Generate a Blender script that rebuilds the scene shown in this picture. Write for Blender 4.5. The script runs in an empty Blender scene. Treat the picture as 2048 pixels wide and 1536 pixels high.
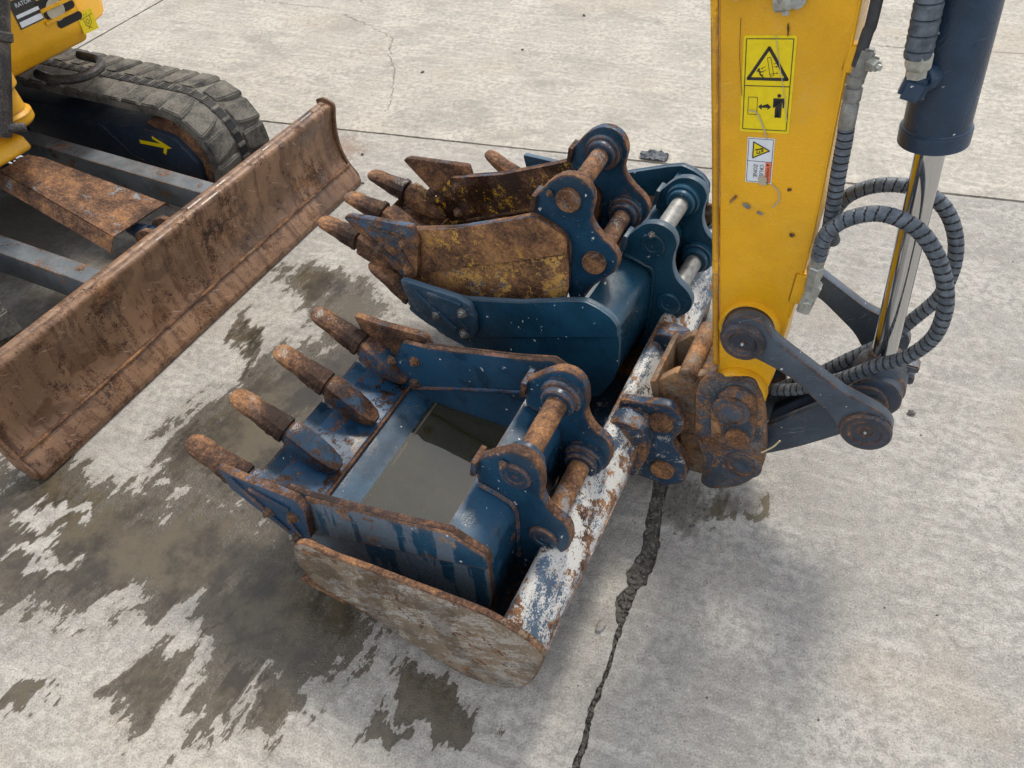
import bpy, bmesh, math, random
from mathutils import Vector, Matrix, Euler, noise as mnoise
random.seed(7)
S = bpy.context.scene
R = math.radians
# ------------------------------------------------------------------ camera
F = Vector((0, math.cos(R(46.5)), -math.sin(R(46.5)))); R0 = Vector((1, 0, 0)); U0 = R0.cross(F)
cr, sr = math.cos(R(3.5)), math.sin(R(3.5))
cR = R0*cr - U0*sr; cU = R0*sr + U0*cr
cd = bpy.data.cameras.new('camera'); cam = bpy.data.objects.new('camera', cd); S.collection.objects.link(cam)
cam.matrix_world = Matrix(((cR.x, cU.x, -F.x, 0), (cR.y, cU.y, -F.y, 0), (cR.z, cU.z, -F.z, 1.6), (0, 0, 0, 1)))
cd.sensor_width = 36; cd.lens = 36*1520/2048; cd.clip_start = .02; cd.clip_end = 300
S.camera = cam
# ------------------------------------------------------------------ sky, sun, exposure
SUN_EL, SUN_AZ = R(56), R(24)          # azimuth measured from +Y towards +X
W = bpy.data.worlds.new('World'); S.world = W; W.use_nodes = True
wn = W.node_tree; wn.nodes.clear()
sky = wn.nodes.new('ShaderNodeTexSky'); sky.sky_type = 'NISHITA'; sky.sun_disc = False
sky.sun_elevation = SUN_EL; sky.sun_rotation = SUN_AZ; sky.dust_density = 2.5; sky.air_density = 1.0
bg = wn.nodes.new('ShaderNodeBackground'); bg.inputs[1].default_value = .088
# thin bright cloud veil over the blue sky
tc = wn.nodes.new('ShaderNodeTexCoord'); nz = wn.nodes.new('ShaderNodeTexNoise')
nz.inputs['Scale'].default_value = 2.2; nz.inputs['Detail'].default_value = 7; nz.inputs['Roughness'].default_value = .6
wn.links.new(tc.outputs['Generated'], nz.inputs['Vector'])
mr = wn.nodes.new('ShaderNodeMapRange'); mr.inputs[1].default_value = .3; mr.inputs[2].default_value = .7
mr.inputs[3].default_value = .45; mr.inputs[4].default_value = .95
wn.links.new(nz.outputs[0], mr.inputs[0])
mx = wn.nodes.new('ShaderNodeMix'); mx.data_type = 'RGBA'; mx.inputs[7].default_value = (7.6, 7.7, 8.0, 1)
wn.links.new(mr.outputs[0], mx.inputs[0]); wn.links.new(sky.outputs[0], mx.inputs[6])
wn.links.new(mx.outputs[2], bg.inputs[0])
wo = wn.nodes.new('ShaderNodeOutputWorld'); wn.links.new(bg.outputs[0], wo.inputs[0])
sl = bpy.data.lights.new('sun', 'SUN'); sl.energy = 1.5; sl.angle = R(12); sl.color = (1, .93, .82)
so = bpy.data.objects.new('sun', sl); S.collection.objects.link(so)
tosun = Vector((math.sin(SUN_AZ)*math.cos(SUN_EL), math.cos(SUN_AZ)*math.cos(SUN_EL), math.sin(SUN_EL)))
so.rotation_euler = tosun.to_track_quat('Z', 'Y').to_euler(); so.location = tosun*20
S.view_settings.view_transform = 'Standard'; S.view_settings.look = 'None'
S.view_settings.exposure = .92; S.view_settings.gamma = 1
S.cycles.max_bounces = 5; S.cycles.diffuse_bounces = 3; S.cycles.glossy_bounces = 3; S.cycles.use_denoising = True; S.cycles.adaptive_threshold = .02

# ------------------------------------------------------------------ node helper
class G:
    def __init__(s, name):
        s.m = bpy.data.materials.new(name); s.m.use_nodes = True; s.t = s.m.node_tree; s.t.nodes.clear()
        s.o = s.n('ShaderNodeOutputMaterial'); s.p = s.n('ShaderNodeBsdfPrincipled'); s.t.links.new(s.p.outputs[0], s.o.inputs[0])
    def n(s, ty, **kw):
        x = s.t.nodes.new(ty)
        for k, v in kw.items(): setattr(x, k, v)
        return x
    def put(s, sock, v):
        if v is None: return
        if isinstance(v, bpy.types.NodeSocket): s.t.links.new(v, sock)
        elif isinstance(v, (tuple, list)) and len(v) == 3 and sock.type == 'RGBA': sock.default_value = (*v, 1)
        else: sock.default_value = v
    def math(s, op, a, b=None, c=None, clamp=False):
        x = s.n('ShaderNodeMath', operation=op, use_clamp=clamp)
        for i, v in enumerate((a, b, c)): s.put(x.inputs[i], v)
        return x.outputs[0]
    def add(s, a, b): return s.math('ADD', a, b)
    def mul(s, a, b): return s.math('MULTIPLY', a, b)
    def vm(s, op, a, b=None):
        x = s.n('ShaderNodeVectorMath', operation=op); s.put(x.inputs[0], a); s.put(x.inputs[1], b)
        return x.outputs[1] if op in ('DOT_PRODUCT', 'LENGTH') else x.outputs[0]
    def noise(s, v, sc, det=5, ro=.6, dist=0):
        x = s.n('ShaderNodeTexNoise'); s.put(x.inputs['Vector'], v); x.inputs['Scale'].default_value = sc
        x.inputs['Detail'].default_value = det; x.inputs['Roughness'].default_value = ro; x.inputs['Distortion'].default_value = dist
        return x.outputs[0]
    def cn(s, v, k=2.): return s.math('MULTIPLY_ADD', s.math('SUBTRACT', v, .5), k, .5, clamp=True)
    def vor(s, v, sc, feat='F1', rnd=1):
        x = s.n('ShaderNodeTexVoronoi', feature=feat); s.put(x.inputs['Vector'], v); x.inputs['Scale'].default_value = sc
        x.inputs['Randomness'].default_value = rnd
        return x.outputs[0]
    def mr(s, v, a, b, c=0., d=1., smooth=True):
        x = s.n('ShaderNodeMapRange'); x.interpolation_type = 'SMOOTHSTEP' if smooth else 'LINEAR'
        for i, q in enumerate((v, a, b, c, d)): s.put(x.inputs[i], q)
        return x.outputs[0]
    def mix(s, f, a, b, mode='MIX'):
        x = s.n('ShaderNodeMix', data_type='RGBA', blend_type=mode, clamp_factor=True)
        s.put(x.inputs[0], f); s.put(x.inputs[6], a); s.put(x.inputs[7], b); return x.outputs[2]
    def fmix(s, f, a, b):
        x = s.n('ShaderNodeMix', data_type='FLOAT', clamp_factor=True); s.put(x.inputs[0], f); s.put(x.inputs[2], a); s.put(x.inputs[3], b); return x.outputs[0]
    def ramp(s, f, st):
        x = s.n('ShaderNodeValToRGB'); s.put(x.inputs[0], f); e = x.color_ramp.elements
        while len(e) < len(st): e.new(.5)
        for i, (p, c) in enumerate(st): e[i].position = p; e[i].color = (*c, 1)
        return x.outputs[0]
    def mapping(s, v, rot=(0, 0, 0), sc=(1, 1, 1), loc=(0, 0, 0)):
        x = s.n('ShaderNodeMapping', vector_type='TEXTURE'); s.put(x.inputs[0], v); x.inputs[1].default_value = loc; x.inputs[2].default_value = tuple(-q for q in rot); x.inputs[3].default_value = tuple(1/q for q in sc)
        return x.outputs[0]
    def obj(s, k=1.):
        co = s.n('ShaderNodeTexCoord').outputs['Object']; rd = s.n('ShaderNodeObjectInfo').outputs['Random']
        return s.vm('ADD', co, s.vm('SCALE', None, None) if 0 else s._rv(rd, k))
    def _rv(s, rd, k):
        c = s.n('ShaderNodeCombineXYZ'); s.put(c.inputs[0], s.mul(rd, 7.3*k)); s.put(c.inputs[1], s.mul(rd, 3.1*k)); s.put(c.inputs[2], s.mul(rd, 5.7*k)); return c.outputs[0]
    def edge(s, r=.01, lo=.004, hi=.12):
        b = s.n('ShaderNodeBevel', samples=3); b.inputs[0].default_value = r
        g = s.n('ShaderNodeNewGeometry')
        d = s.vm('DOT_PRODUCT', b.outputs[0], g.outputs['Normal'])
        return s.mr(s.math('SUBTRACT', 1., d), lo, hi)
    def bump(s, h, strength=.3, dist=.002):
        b = s.n('ShaderNodeBump'); b.inputs['Strength'].default_value = strength; b.inputs['Distance'].default_value = dist
        s.put(b.inputs['Height'], h); s.put(s.p.inputs['Normal'], b.outputs[0])
    def fin(s, col=None, rough=None, metal=None, spec=None, coat=None):
        p = s.p.inputs
        s.put(p['Base Color'], col); s.put(p['Roughness'], rough); s.put(p['Metallic'], metal); s.put(p['Specular IOR Level'], spec); s.put(p['Coat Weight'], coat)
        return s.m

RUST = [(.25, (.026, .013, .008)), (.42, (.075, .036, .020)), (.53, (.145, .073, .038)), (.66, (.25, .122, .052)), (.82, (.42, .215, .088))]
def rustcol(g, co, bright=0.):
    a = g.cn(g.add(g.mul(g.noise(co, 12, 5, .72), .62), g.mul(g.noise(co, 150, 3, .8), .38)), 2.1)
    return g.ramp(g.add(a, bright), RUST)
def metal(name, paint, rust=.15, edge=1., rough=.38, dust=0., dustc=(.30, .29, .27), spots=0., second=None, sec_amt=0., scr=.3, rbright=0., tipx=0., pv=.3, secmap=((0, .6, 0), (1, 1, 3.2)), streak=0., wet=0., er=.012, sc=1., bumpk=1.):
    """painted steel: paint + wear on edges + rust patches + scratches + dust"""
    g = G(name); co = g.obj()
    n1 = g.noise(co, 7*sc, 4, .65); n2 = g.noise(co, 38*sc, 4, .72); n3 = g.noise(co, 230, 2, .75)
    m = g.add(g.add(g.mul(n1, .45), g.mul(n2, .36)), g.mul(n3, .19))
    if edge: m = g.add(m, g.mul(g.edge(er), .17*edge))
    thr = .5 + (.5-rust)*.40
    rm = g.mr(m, thr, thr+.03)
    if tipx:                                # worn bright towards the tip of a tooth, dark and greasy at its root
        sx = g.n('ShaderNodeSeparateXYZ'); g.put(sx.inputs[0], g.n('ShaderNodeTexCoord').outputs['Object'])
        rbright = g.add(rbright, g.mul(g.mr(g.add(sx.outputs[0], g.mul(g.math('SUBTRACT', n2, .5), .12)), .02, .12), tipx))
    rc = rustcol(g, co, rbright)
    pc = g.mix(g.mr(g.noise(co, 5, 4, .65), .35, .65), tuple(c*(1-pv) for c in paint), tuple(min(1, c*(1+pv)) for c in paint))
    if second:
        sm = g.mr(g.add(g.mul(g.noise(g.mapping(co, *secmap), 11, 5, .78), .55), g.add(g.mul(n2, .2), g.mul(n3, .25))), .49+(.5-sec_amt)*.36, .54+(.5-sec_amt)*.36)
        pc = g.mix(sm, pc, second)
    if scr:
        sv = g.noise(g.mapping(co, (.3, .7, .4), (14, 14, 260)), 1, 3, .6); sv2 = g.noise(g.mapping(co, (.9, -.5, .2), (320, 18, 18)), 1, 3, .6)
        sm = g.add(g.mr(sv, .66, .72), g.mr(sv2, .67, .73))
        pc = g.mix(g.mul(sm, scr), pc, tuple(min(1, c*1.6+.12) for c in paint))
    if streak:
        st = g.noise(g.mapping(co, (0, 0, 0), (30, 30, 2.2)), 1, 4, .55, .3)
        big = n1
        sk = g.mr(g.add(g.mul(st, .7), g.mul(big, .3)), .47, .50)
        pc = g.mix(g.mul(sk, streak), pc, tuple(c*.75+.13 for c in paint))
    if dust:
        dm = g.mr(g.add(g.mul(g.noise(co, 9, 7, .7), .6), g.mul(n3, .4)), .56-dust*.25, .66-dust*.15)
        pc = g.mix(g.mul(dm, min(1, dust+.3)), pc, dustc)
        rc = g.mix(g.mul(dm, min(.8, dust*.6)), rc, dustc)
    if spots:
        sp = g.mr(g.noise(co, 75, 3, .5), .735-.05*spots, .755-.05*spots)
        pc = g.mix(sp, pc, (.62, .63, .62))
    col = g.mix(rm, pc, rc)
    rr = g.fmix(rm, g.add(rough, g.mul(g.math('SUBTRACT', n2, .5), .35)), .82)
    if wet:
        wm = g.mr(g.noise(co, 8, 2, .55), .62-wet*.25, .66-wet*.25)
        col = g.mix(g.mul(wm, .55), col, g.mix(1., col, (.45, .42, .42), 'MULTIPLY')); rr = g.fmix(wm, rr, .27)
    g.bump(g.add(g.mul(n3, .9*bumpk), g.mul(n2, .9*bumpk)), .42, .0022)
    return g.fin(col, rr, 0., .38)
def plain(name, col, rough=.5, metallic=0., var=.15, sc=40, bump=.15, spec=.5):
    g = G(name); co = g.obj(); n = g.noise(co, sc, 5, .65)
    c = g.mix(g.mr(n, .3, .7), tuple(v*(1-var) for v in col), tuple(min(1, v*(1+var)) for v in col))
    if bump: g.bump(n, bump, .001)
    return g.fin(c, g.add(rough-.06, g.mul(n, .12)), metallic, spec)
BLUE = (.012, .052, .100); NAVY = (.016, .030, .056)
M = {}
M['blue_worn'] = metal('blue_paint_worn', BLUE, .26, .7, .46, spots=.45, scr=.45, wet=.3, dust=.05, dustc=(.14, .16, .17), bumpk=.35)
M['blue_streak'] = metal('blue_paint_streaked', (.016, .058, .105), .36, .9, .3, spots=.5, scr=.5, streak=.75, rbright=.04, bumpk=.6)
M['blue_lip'] = metal('blue_paint_lip', (.016, .065, .135), .50, .6, .42, scr=.2, wet=.25, rbright=-.12, sc=1.3, bumpk=.25)
M['blue_new'] = metal('blue_paint_new', (.010, .050, .090), .0, .0, .3, spots=.3, scr=.15, bumpk=.2)
M['blue_ear'] = metal('blue_paint_ear', (.011, .045, .086), .24, .9, .3, spots=.75, scr=.3, rbright=.04, bumpk=.5)
M['blue_cut'] = metal('blue_paint_cutter', (.017, .05, .10), .16, 1.1, .3, scr=.5, second=(.42, .23, .03), sec_amt=.22, rbright=.02)
M['blue_cut_new'] = metal('blue_paint_cutter_new', (.02, .05, .085), .05, .5, .4, scr=.4, dust=.15)
M['rust_yellow'] = metal('rust_over_yellow', (.52, .29, .06), .72, .6, .5, second=(.05, .09, .13), sec_amt=.15, scr=.5, rbright=.10, sc=1.4)
M['rust_blue_yellow'] = metal('rust_over_blue_yellow', (.52, .29, .08), .62, .5, .45, second=(.06, .11, .16), sec_amt=.5, scr=.5, rbright=.09, sc=1.3)
M['rust_inside'] = metal('rust_inside', (.48, .28, .03), .70, .5, .35, scr=.2, rbright=-.2, sc=1.1, wet=.4)
M['rust_pin'] = metal('rust_pin', (.22, .2, .19), .68, .6, .5, rbright=.05, scr=.2)
M['rust_tooth'] = metal('rust_tooth', (.10, .055, .035), .8, .5, .45, rbright=-.23, tipx=.29, scr=.1, wet=.15)
M['rust_adapter'] = metal('rust_adapter', (.022, .055, .10), .52, 1.2, .3, rbright=-.14, scr=.2, wet=.3)
M['rust_adapter_y'] = metal('rust_adapter_yellow', (.30, .17, .05), .72, .6, .5, rbright=-.06, scr=.2)
M['rust_plate'] = metal('rust_plate', (.24, .19, .12), .74, .7, .6, rbright=.0, scr=.6, second=(.30, .22, .10), sec_amt=.5)
M['rust_blade'] = metal('rust_blade', (.215, .122, .068), .42, .7, .45, rbright=-.03, scr=.8, second=(.115, .058, .032), sec_amt=.50, wet=.3, bumpk=.5, sc=.8, pv=.2, secmap=((0, 0, 0), (.35, 2.6, .35)))
M['rust_dark'] = metal('rust_dark', (.07, .05, .045), .7, .5, .6, rbright=-.05, scr=.2)
M['dirty_side'] = metal('dirty_side', (.19, .145, .10), .40, .9, .65, dust=.20, dustc=(.30, .235, .17), scr=.3, second=(.34, .315, .28), sec_amt=.50, wet=.36, rbright=-.01)
M['tube_white'] = metal('white_worn_tube', (.07, .11, .16), .47, 1.0, .5, second=(.56, .55, .52), sec_amt=.60, scr=.5, rbright=.05, sc=1.0, secmap=((0, .9, .25), (1.6, .7, 1.6)), dust=.1, dustc=(.35, .32, .28))
M['ear_white'] = metal('ear_white_worn', (.022, .048, .085), .43, 1.2, .4, second=(.52, .51, .48), sec_amt=.33, scr=.4, rbright=.08, sc=.9)
M['coupler'] = metal('coupler_rust', (.045, .065, .092), .48, 1.2, .42, dust=.26, dustc=(.27, .215, .16), scr=.4, rbright=.04)
M['coupler_in'] = metal('coupler_inner_rust', (.10, .08, .065), .55, .9, .6, dust=.42, dustc=(.33, .24, .15), scr=.2, rbright=.08)
M['navy'] = metal('navy_link', (.060, .080, .105), .15, 1., .36, spots=.35, scr=.6, rbright=-.02, dust=.05, dustc=(.2, .2, .2))
M['navy_boss'] = metal('navy_boss', (.03, .042, .06), .30, .9, .42, dust=.18, dustc=(.2, .16, .12), scr=.4)
M['navy_frame'] = metal('navy_frame', (.012, .022, .04), .14, .5, .5, dust=.12, dustc=(.12, .10, .08))
M['arm_grey'] = metal('blade_arm_paint', (.115, .132, .145), .40, 1., .5, rbright=.02, scr=.45, dust=.25, dustc=(.20, .19, .18), sc=.8)
M['guard'] = metal('guard_rust', (.17, .20, .22), .66, .5, .6, rbright=.0, scr=.25, sc=.5, dust=.1, dustc=(.26, .16, .11))
M['yellow'] = metal('yellow_paint', (.74, .385, .013), .035, .72, .30, pv=.09, dust=.08, dustc=(.62, .40, .10), scr=.16, spots=0, rbright=-.12, er=.005)
M['yellow_worn'] = metal('yellow_paint_worn', (.72, .37, .016), .10, 1.2, .38, pv=.12, scr=.25, rbright=-.1, dust=.1, dustc=(.3, .24, .16))
M['barrel'] = metal('cylinder_barrel_paint', (.026, .050, .088), .02, .3, .34, spots=.4, scr=.25)
M['black_metal'] = plain('black_metal', (.022, .022, .024), .5, 0, .4, 30)
M['tube_black'] = metal('black_dusty_tube', (.03, .03, .032), .16, .8, .4, dust=.3, dustc=(.18, .15, .12), scr=.5)
M['zinc'] = plain('zinc_fitting', (.42, .43, .40), .36, .75, .25, 60)
M['zinc_dull'] = plain('dull_zinc', (.25, .25, .235), .5, .5, .3, 60)
M['bolt'] = metal('bolt_rusty', (.12, .12, .12), .5, 1, .5, rbright=.02)
M['chrome'] = plain('chrome_rod', (.55, .56, .57), .09, 1., .04, 20, .02)
M['weld'] = metal('weld_bead', (.02, .055, .11), .3, .6, .3, wet=.4)
M['rust_rim'] = metal('rusted_rim', (.10, .05, .04), .72, 0, .4, rbright=-.17, scr=.2, wet=.2)
M['rust_edge'] = metal('rusted_cut_edge', (.03, .06, .11), .62, 0, .45, rbright=-.05, scr=.2)
M['blue_rim_new'] = metal('blue_new_edge', (.05, .09, .13), .02, 0, .4, scr=.2)
M['rust_cut'] = metal('rusted_cutter', (.03, .07, .12), .58, .8, .4, rbright=-.02, scr=.3, second=(.40, .23, .05), sec_amt=.4)
M['straw'] = plain('dry_straw', (.55, .47, .28), .6)
M['scar'] = plain('bare_scuff', (.6, .62, .62), .4)
def hose_mat():
    g = G('hose_wrap'); co = g.obj(); n = g.noise(co, 60, 5, .65)
    c = g.mix(g.mr(n, .35, .7), (.060, .075, .094), (.135, .16, .19)); g.bump(n, .2, .001)
    return g.fin(c, .5, 0., .4)
M['hose'] = hose_mat()
M['hose_dark'] = plain('hose_dark', (.035, .037, .04), .55, 0, .3, 50)
def rubber():
    g = G('track_rubber'); co = g.obj(); n = g.noise(co, 9, 7, .7); n2 = g.noise(co, 120, 4, .7)
    d = g.mr(g.add(g.mul(n, .7), g.mul(n2, .3)), .36, .60)
    c = g.mix(g.mul(d, .9), (.035, .034, .033), (.19, .175, .145)); g.bump(g.add(n, g.mul(n2, .6)), .35, .003)
    return g.fin(c, .8, 0., .3)
M['rubber'] = rubber()
for k, c, r in (('st_yellow', (.80, .62, .0), .35), ('st_black', (.02, .02, .018), .4), ('st_white', (.70, .74, .78), .35), ('st_orange', (.78, .17, .07), .4), ('beige', (.42, .38, .28), .55), ('dark', (.008, .008, .009), .7)):
    M[k] = plain(k, c, r, 0, .06, 90, .05)

# ------------------------------------------------------------------ mesh helpers
COL = S.collection
def mesh(bm, name, smooth=35):
    bmesh.ops.recalc_face_normals(bm, faces=bm.faces)
    me = bpy.data.meshes.new(name); bm.to_mesh(me); bm.free()
    if smooth: me.shade_smooth(); me.set_sharp_from_angle(angle=R(smooth))
    return me
def obj(name, bm, mats, parent=None, smooth=35):
    me = mesh(bm, name, smooth) if isinstance(bm, bmesh.types.BMesh) else bm
    o = bpy.data.objects.new(name, me); COL.objects.link(o)
    if not me.materials:
        for m in (mats if isinstance(mats, (list, tuple)) else [mats]): me.materials.append(M[m] if isinstance(m, str) else m)
    if parent: o.parent = parent
    return o
def tag(o, label=None, cat=None, group=None, kind=None):
    for k, v in (('label', label), ('category', cat), ('group', group), ('kind', kind)):
        if v: o[k] = v
    return o
class Fr:
    """local frame of a thing: x = forward axis, y = pin / width axis, z up; root Empty stands at (a0, y0)"""
    def __init__(s, name, phi, a0, y0, label, cat, group=None):
        s.a0, s.y0 = a0, y0; q = R(phi-90)
        s.o = bpy.data.objects.new(name, None); COL.objects.link(s.o); s.o.empty_display_size = .1
        c, n = math.cos(q), math.sin(q); s.o.location = (c*a0-n*y0, n*a0+c*y0, 0); s.o.rotation_euler = (0, 0, q)
        tag(s.o, label, cat, group)
    def v(s, a, y, z): return Vector((a-s.a0, y-s.y0, z))
    def part(s, name, bm, mat, parent=None, smooth=35):
        return obj(name, bm, mat, parent or s.o, smooth)
def prism(f, pts, y0, y1, bev=.0025, seg=2, bm=None, em=False):
    """outline in the (a, z) plane extruded along y, with rounded edges"""
    b = bmesh.new()
    v0 = [b.verts.new(f.v(a, y0, z)) for a, z in pts]
    fc = b.faces.new(v0); r = bmesh.ops.extrude_face_region(b, geom=[fc])
    for v in [e for e in r['geom'] if isinstance(e, bmesh.types.BMVert)]: v.co.y += y1-y0
    bmesh.ops.recalc_face_normals(b, faces=b.faces)
    if bev:
        caps = [e for e in b.edges if abs(e.verts[0].co.y-e.verts[1].co.y) < 1e-6]
        bmesh.ops.bevel(b, geom=caps, offset=bev, segments=seg, affect='EDGES', profile=.6, clamp_overlap=True)
    if em:                                  # cut edges of the plate take the second material
        b.normal_update()
        for q in b.faces:
            if abs(q.normal.y) < .8: q.material_index = 1
    return join(bm, b)
def join(bm, b):
    if bm is None: return b
    me = bpy.data.meshes.new('t'); b.to_mesh(me); b.free(); bm.from_mesh(me); bpy.data.meshes.remove(me); return bm
def rc(pts, r=.012, n=4):
    """round the corners of a 2D outline"""
    out = []; N = len(pts)
    for i in range(N):
        p = Vector(pts[i]); a = Vector(pts[i-1])-p; b = Vector(pts[(i+1) % N])-p
        d = min(r, a.length*.45, b.length*.45)
        p0 = p+a.normalized()*d; p1 = p+b.normalized()*d
        for k in range(n+1):
            t = k/n; q = p0*(1-t)**2+p*2*t*(1-t)+p1*t*t; out.append((q.x, q.y))
    return out
def spline(pts, n=6, closed=True):
    out = []; N = len(pts)
    for i in range(N if closed else N-1):
        g = lambda k: Vector(pts[k % N] if closed else pts[max(0, min(N-1, k))])
        p0, p1, p2, p3 = g(i-1), g(i), g(i+1), g(i+2)
        for k in range(n):
            t = k/n; q = .5*((2*p1)+(p2-p0)*t+(2*p0-5*p1+4*p2-p3)*t*t+(3*p1-p0-3*p2+p3)*t**3); out.append(tuple(q))
    if not closed: out.append(tuple(pts[-1]))
    return out
def lathe(c, axis, prof, n=28, bm=None):
    """prof: (distance along axis, radius)"""
    b = bm or bmesh.new(); ax = Vector(axis).normalized(); u = ax.orthogonal().normalized(); w = ax.cross(u); c = Vector(c); prev = None
    rings = []
    for d, r in prof:
        if r < 1e-6: rings.append([b.verts.new(c+ax*d)])
        else: rings.append([b.verts.new(c+ax*d+(u*math.cos(2*math.pi*i/n)+w*math.sin(2*math.pi*i/n))*r) for i in range(n)])
    for q, r in zip(rings, rings[1:]):
        for i in range(n):
            j = (i+1) % n
            if len(q) == 1 and len(r) == 1: continue
            if len(q) == 1: b.faces.new((q[0], r[j], r[i]))
            elif len(r) == 1: b.faces.new((q[i], q[j], r[0]))
            else: b.faces.new((q[i], q[j], r[j], r[i]))
    for q in (rings[0], rings[-1]):
        if len(q) > 2: b.faces.new(q)
    return b
def cyl(c, axis, L, r, bev=.002, n=28, bm=None):
    bev = min(bev, L*.4, r*.4)
    return lathe(c, axis, [(0, r-bev), (bev, r), (L-bev, r), (L, r-bev)], n, bm)
def loft(rings, bm=None):
    b = bm or bmesh.new(); V = [[b.verts.new(p) for p in r] for r in rings]; n = len(V[0])
    for q, r in zip(V, V[1:]):
        for i in range(n): b.faces.new((q[i], q[(i+1) % n], r[(i+1) % n], r[i]))
    b.faces.new(V[0]); b.faces.new(V[-1]); return b
def sring(c, u, w, hu, hw, e=2.6, n=20):
    """super-ellipse ring"""
    o = []
    for i in range(n):
        t = 2*math.pi*i/n; x, y = math.cos(t), math.sin(t)
        o.append(c+u*(hu*math.copysign(abs(x)**(2/e), x))+w*(hw*math.copysign(abs(y)**(2/e), y)))
    return o
def sweep(pts, rad, n=14, bm=None, rib=0., pitch=.02, slant=0.):
    """tube along points; rib > 0 gives a spiral-wrapped hose"""
    pts = [Vector(p) for p in spline([tuple(p) for p in pts], 24, False)]
    L = [0]
    for a, b in zip(pts, pts[1:]): L.append(L[-1]+(b-a).length)
    step = pitch/10 if rib else .006; N = max(2, int(L[-1]/step)); res = []; k = 0
    for i in range(N+1):
        d = L[-1]*i/N
        while k < len(L)-2 and L[k+1] < d: k += 1
        t = (d-L[k])/max(1e-9, L[k+1]-L[k]); res.append((pts[k].lerp(pts[k+1], t), (pts[k+1]-pts[k]).normalized(), d))
    rings = []; u = res[0][1].orthogonal().normalized()
    for p, tg, d in res:
        u = (u-tg*u.dot(tg)).normalized(); w = tg.cross(u); ring = []
        for i in range(n):
            th = 2*math.pi*i/n
            ph = ((d/pitch)+th/(2*math.pi)*slant) % 1
            r = rad*(1-rib*(max(0, 1-abs(ph-.5)/.11) if rib else 0) + (rib*.35*math.sin(math.pi*ph) if rib else 0))
            ring.append(p+(u*math.cos(th)+w*math.sin(th))*r)
        rings.append(ring)
    b = loft(rings, bm)
    if rib:                                  # groove between the wraps is a second, darker material
        b.faces.ensure_lookup_table(); k0 = len(b.faces)-2-(len(rings)-1)*n
        for i in range(len(rings)-1):
            for j in range(n):
                ph = (res[i][2]/pitch+(j+.5)/n*slant) % 1
                if abs(ph-.5) < .085: b.faces[k0+i*n+j].material_index = 1
    return b
def hexbolt(c, axis, r=.012, h=.010, bm=None):
    b = lathe(c, axis, [(0, r*1.35), (.003, r*1.35), (.003, r), (h*.8, r), (h, r*.86)], 6, bm)
    return lathe(Vector(c)+Vector(axis).normalized()*h, axis, [(0, r*.5), (.006, r*.45)], 10, b)
def box(c, sx, sy, sz, rot=None, bev=.004, bm=None, seg=2):
    b = bmesh.new(); r = bmesh.ops.create_cube(b, size=1); m = Matrix.Diagonal((sx, sy, sz, 1))
    if rot is not None: m = rot.to_4x4() @ m
    m = Matrix.Translation(c) @ m
    bmesh.ops.transform(b, matrix=m, verts=b.verts)
    if bev: bmesh.ops.bevel(b, geom=b.edges[:], offset=bev, segments=seg, affect='EDGES', clamp_overlap=True)
    return join(bm, b)
def shell(f, line, y0, y1, th, bev=.002):
    """bent plate: polyline in (a, z) with thickness, extruded along y"""
    P = [Vector(p) for p in line]; off = []
    for i in range(len(P)):
        t = (P[min(i+1, len(P)-1)]-P[max(i-1, 0)]).normalized(); off.append(P[i]+Vector((-t.y, t.x))*th)
    return prism(f, [tuple(p) for p in P]+[tuple(p) for p in reversed(off)], y0, y1, bev, 1)
# ------------------------------------------------------------------ ground: concrete slabs with joints
WET = [(-0.939, 1.033, 2.268, 0.39, 0.622, 4.758), (-0.561, 0.837, 4.316, 0.031, -1.242, -6.4), (-1.242, 1.112, 3.262, 1.439, 0.11, -4.153), (-0.761, 1.368, 3.532, 2.782, 2.684, -3.473), (-0.819, 1.755, 1.404, -5.15, 27.622, 9.831), (-0.632, 2.019, 7.523, 0.301, 3.912, 10.156), (-0.597, 1.585, 2.943, 2.713, 3.587, -4.506), (-0.201, 0.623, 10.17, 0.254, -3.432, -12.586), (-0.831, 0.737, -3.664, -6.437, 13.468, -3.367), (-0.647, 0.65, -1.949, -7.797, 16.291, -6.266), (-0.526, 0.622, -2.697, -10.597, 16.956, -4.817), (-0.334, 0.58, 4.571, -17.714, 28.571, 14.286), (-0.46, 0.945, 5.848, -1.462, -8.041, -13.615), (-0.45, 1.309, 2.469, 2.071, 2.284, -3.831), (-1.074, 0.686, 29.255, 15.957, 13.298, -23.05), (-0.508, 1.88, 9.729, 2.706, 2.048, -6.949), (-0.975, 1.341, 7.658, 3.191, -2.951, -11.646), (-1.36, 1.212, 12.74, 5.324, 1.141, 15.402)]
DRY = [(-1.221, 1.159, 8.094, 4.796, 1.799, -35.971), (-1.186, 1.05, 14.525, 8.939, 1.676, -37.43), (-1.093, 1.413, 7.608, -0.172, 3.661, 7.436), (-1.037, 1.622, 5.334, -2.557, 2.703, 5.553), (-0.851, 0.807, 4.032, 8.811, 12.097, -10.603), (-0.99, 0.852, 8.862, 10.907, 16.019, -18.746), (-0.66, 0.57, 9.717, 18.623, 39.676, -7.287)]
DIRT_SHADE = [(0.381, 1.069, 10.34, -3.798, -2.216, -9.39), (0.489, 1.076, 6.392, -0.108, -2.817, -16.901), (-1.499, 1.935, 3.0, -0.3, 2.4, -2.6), (-1.9, 2.5, 1.3, .7, .8, -1.8)]  # coupler dirt, then shade beneath the left machine put into the colour
OIL = [(0.592, 1.039, 19.637, -33.233, 34.743, 18.127), (0.507, 1.045, 4.702, -15.674, 46.238, 12.539)]
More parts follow.
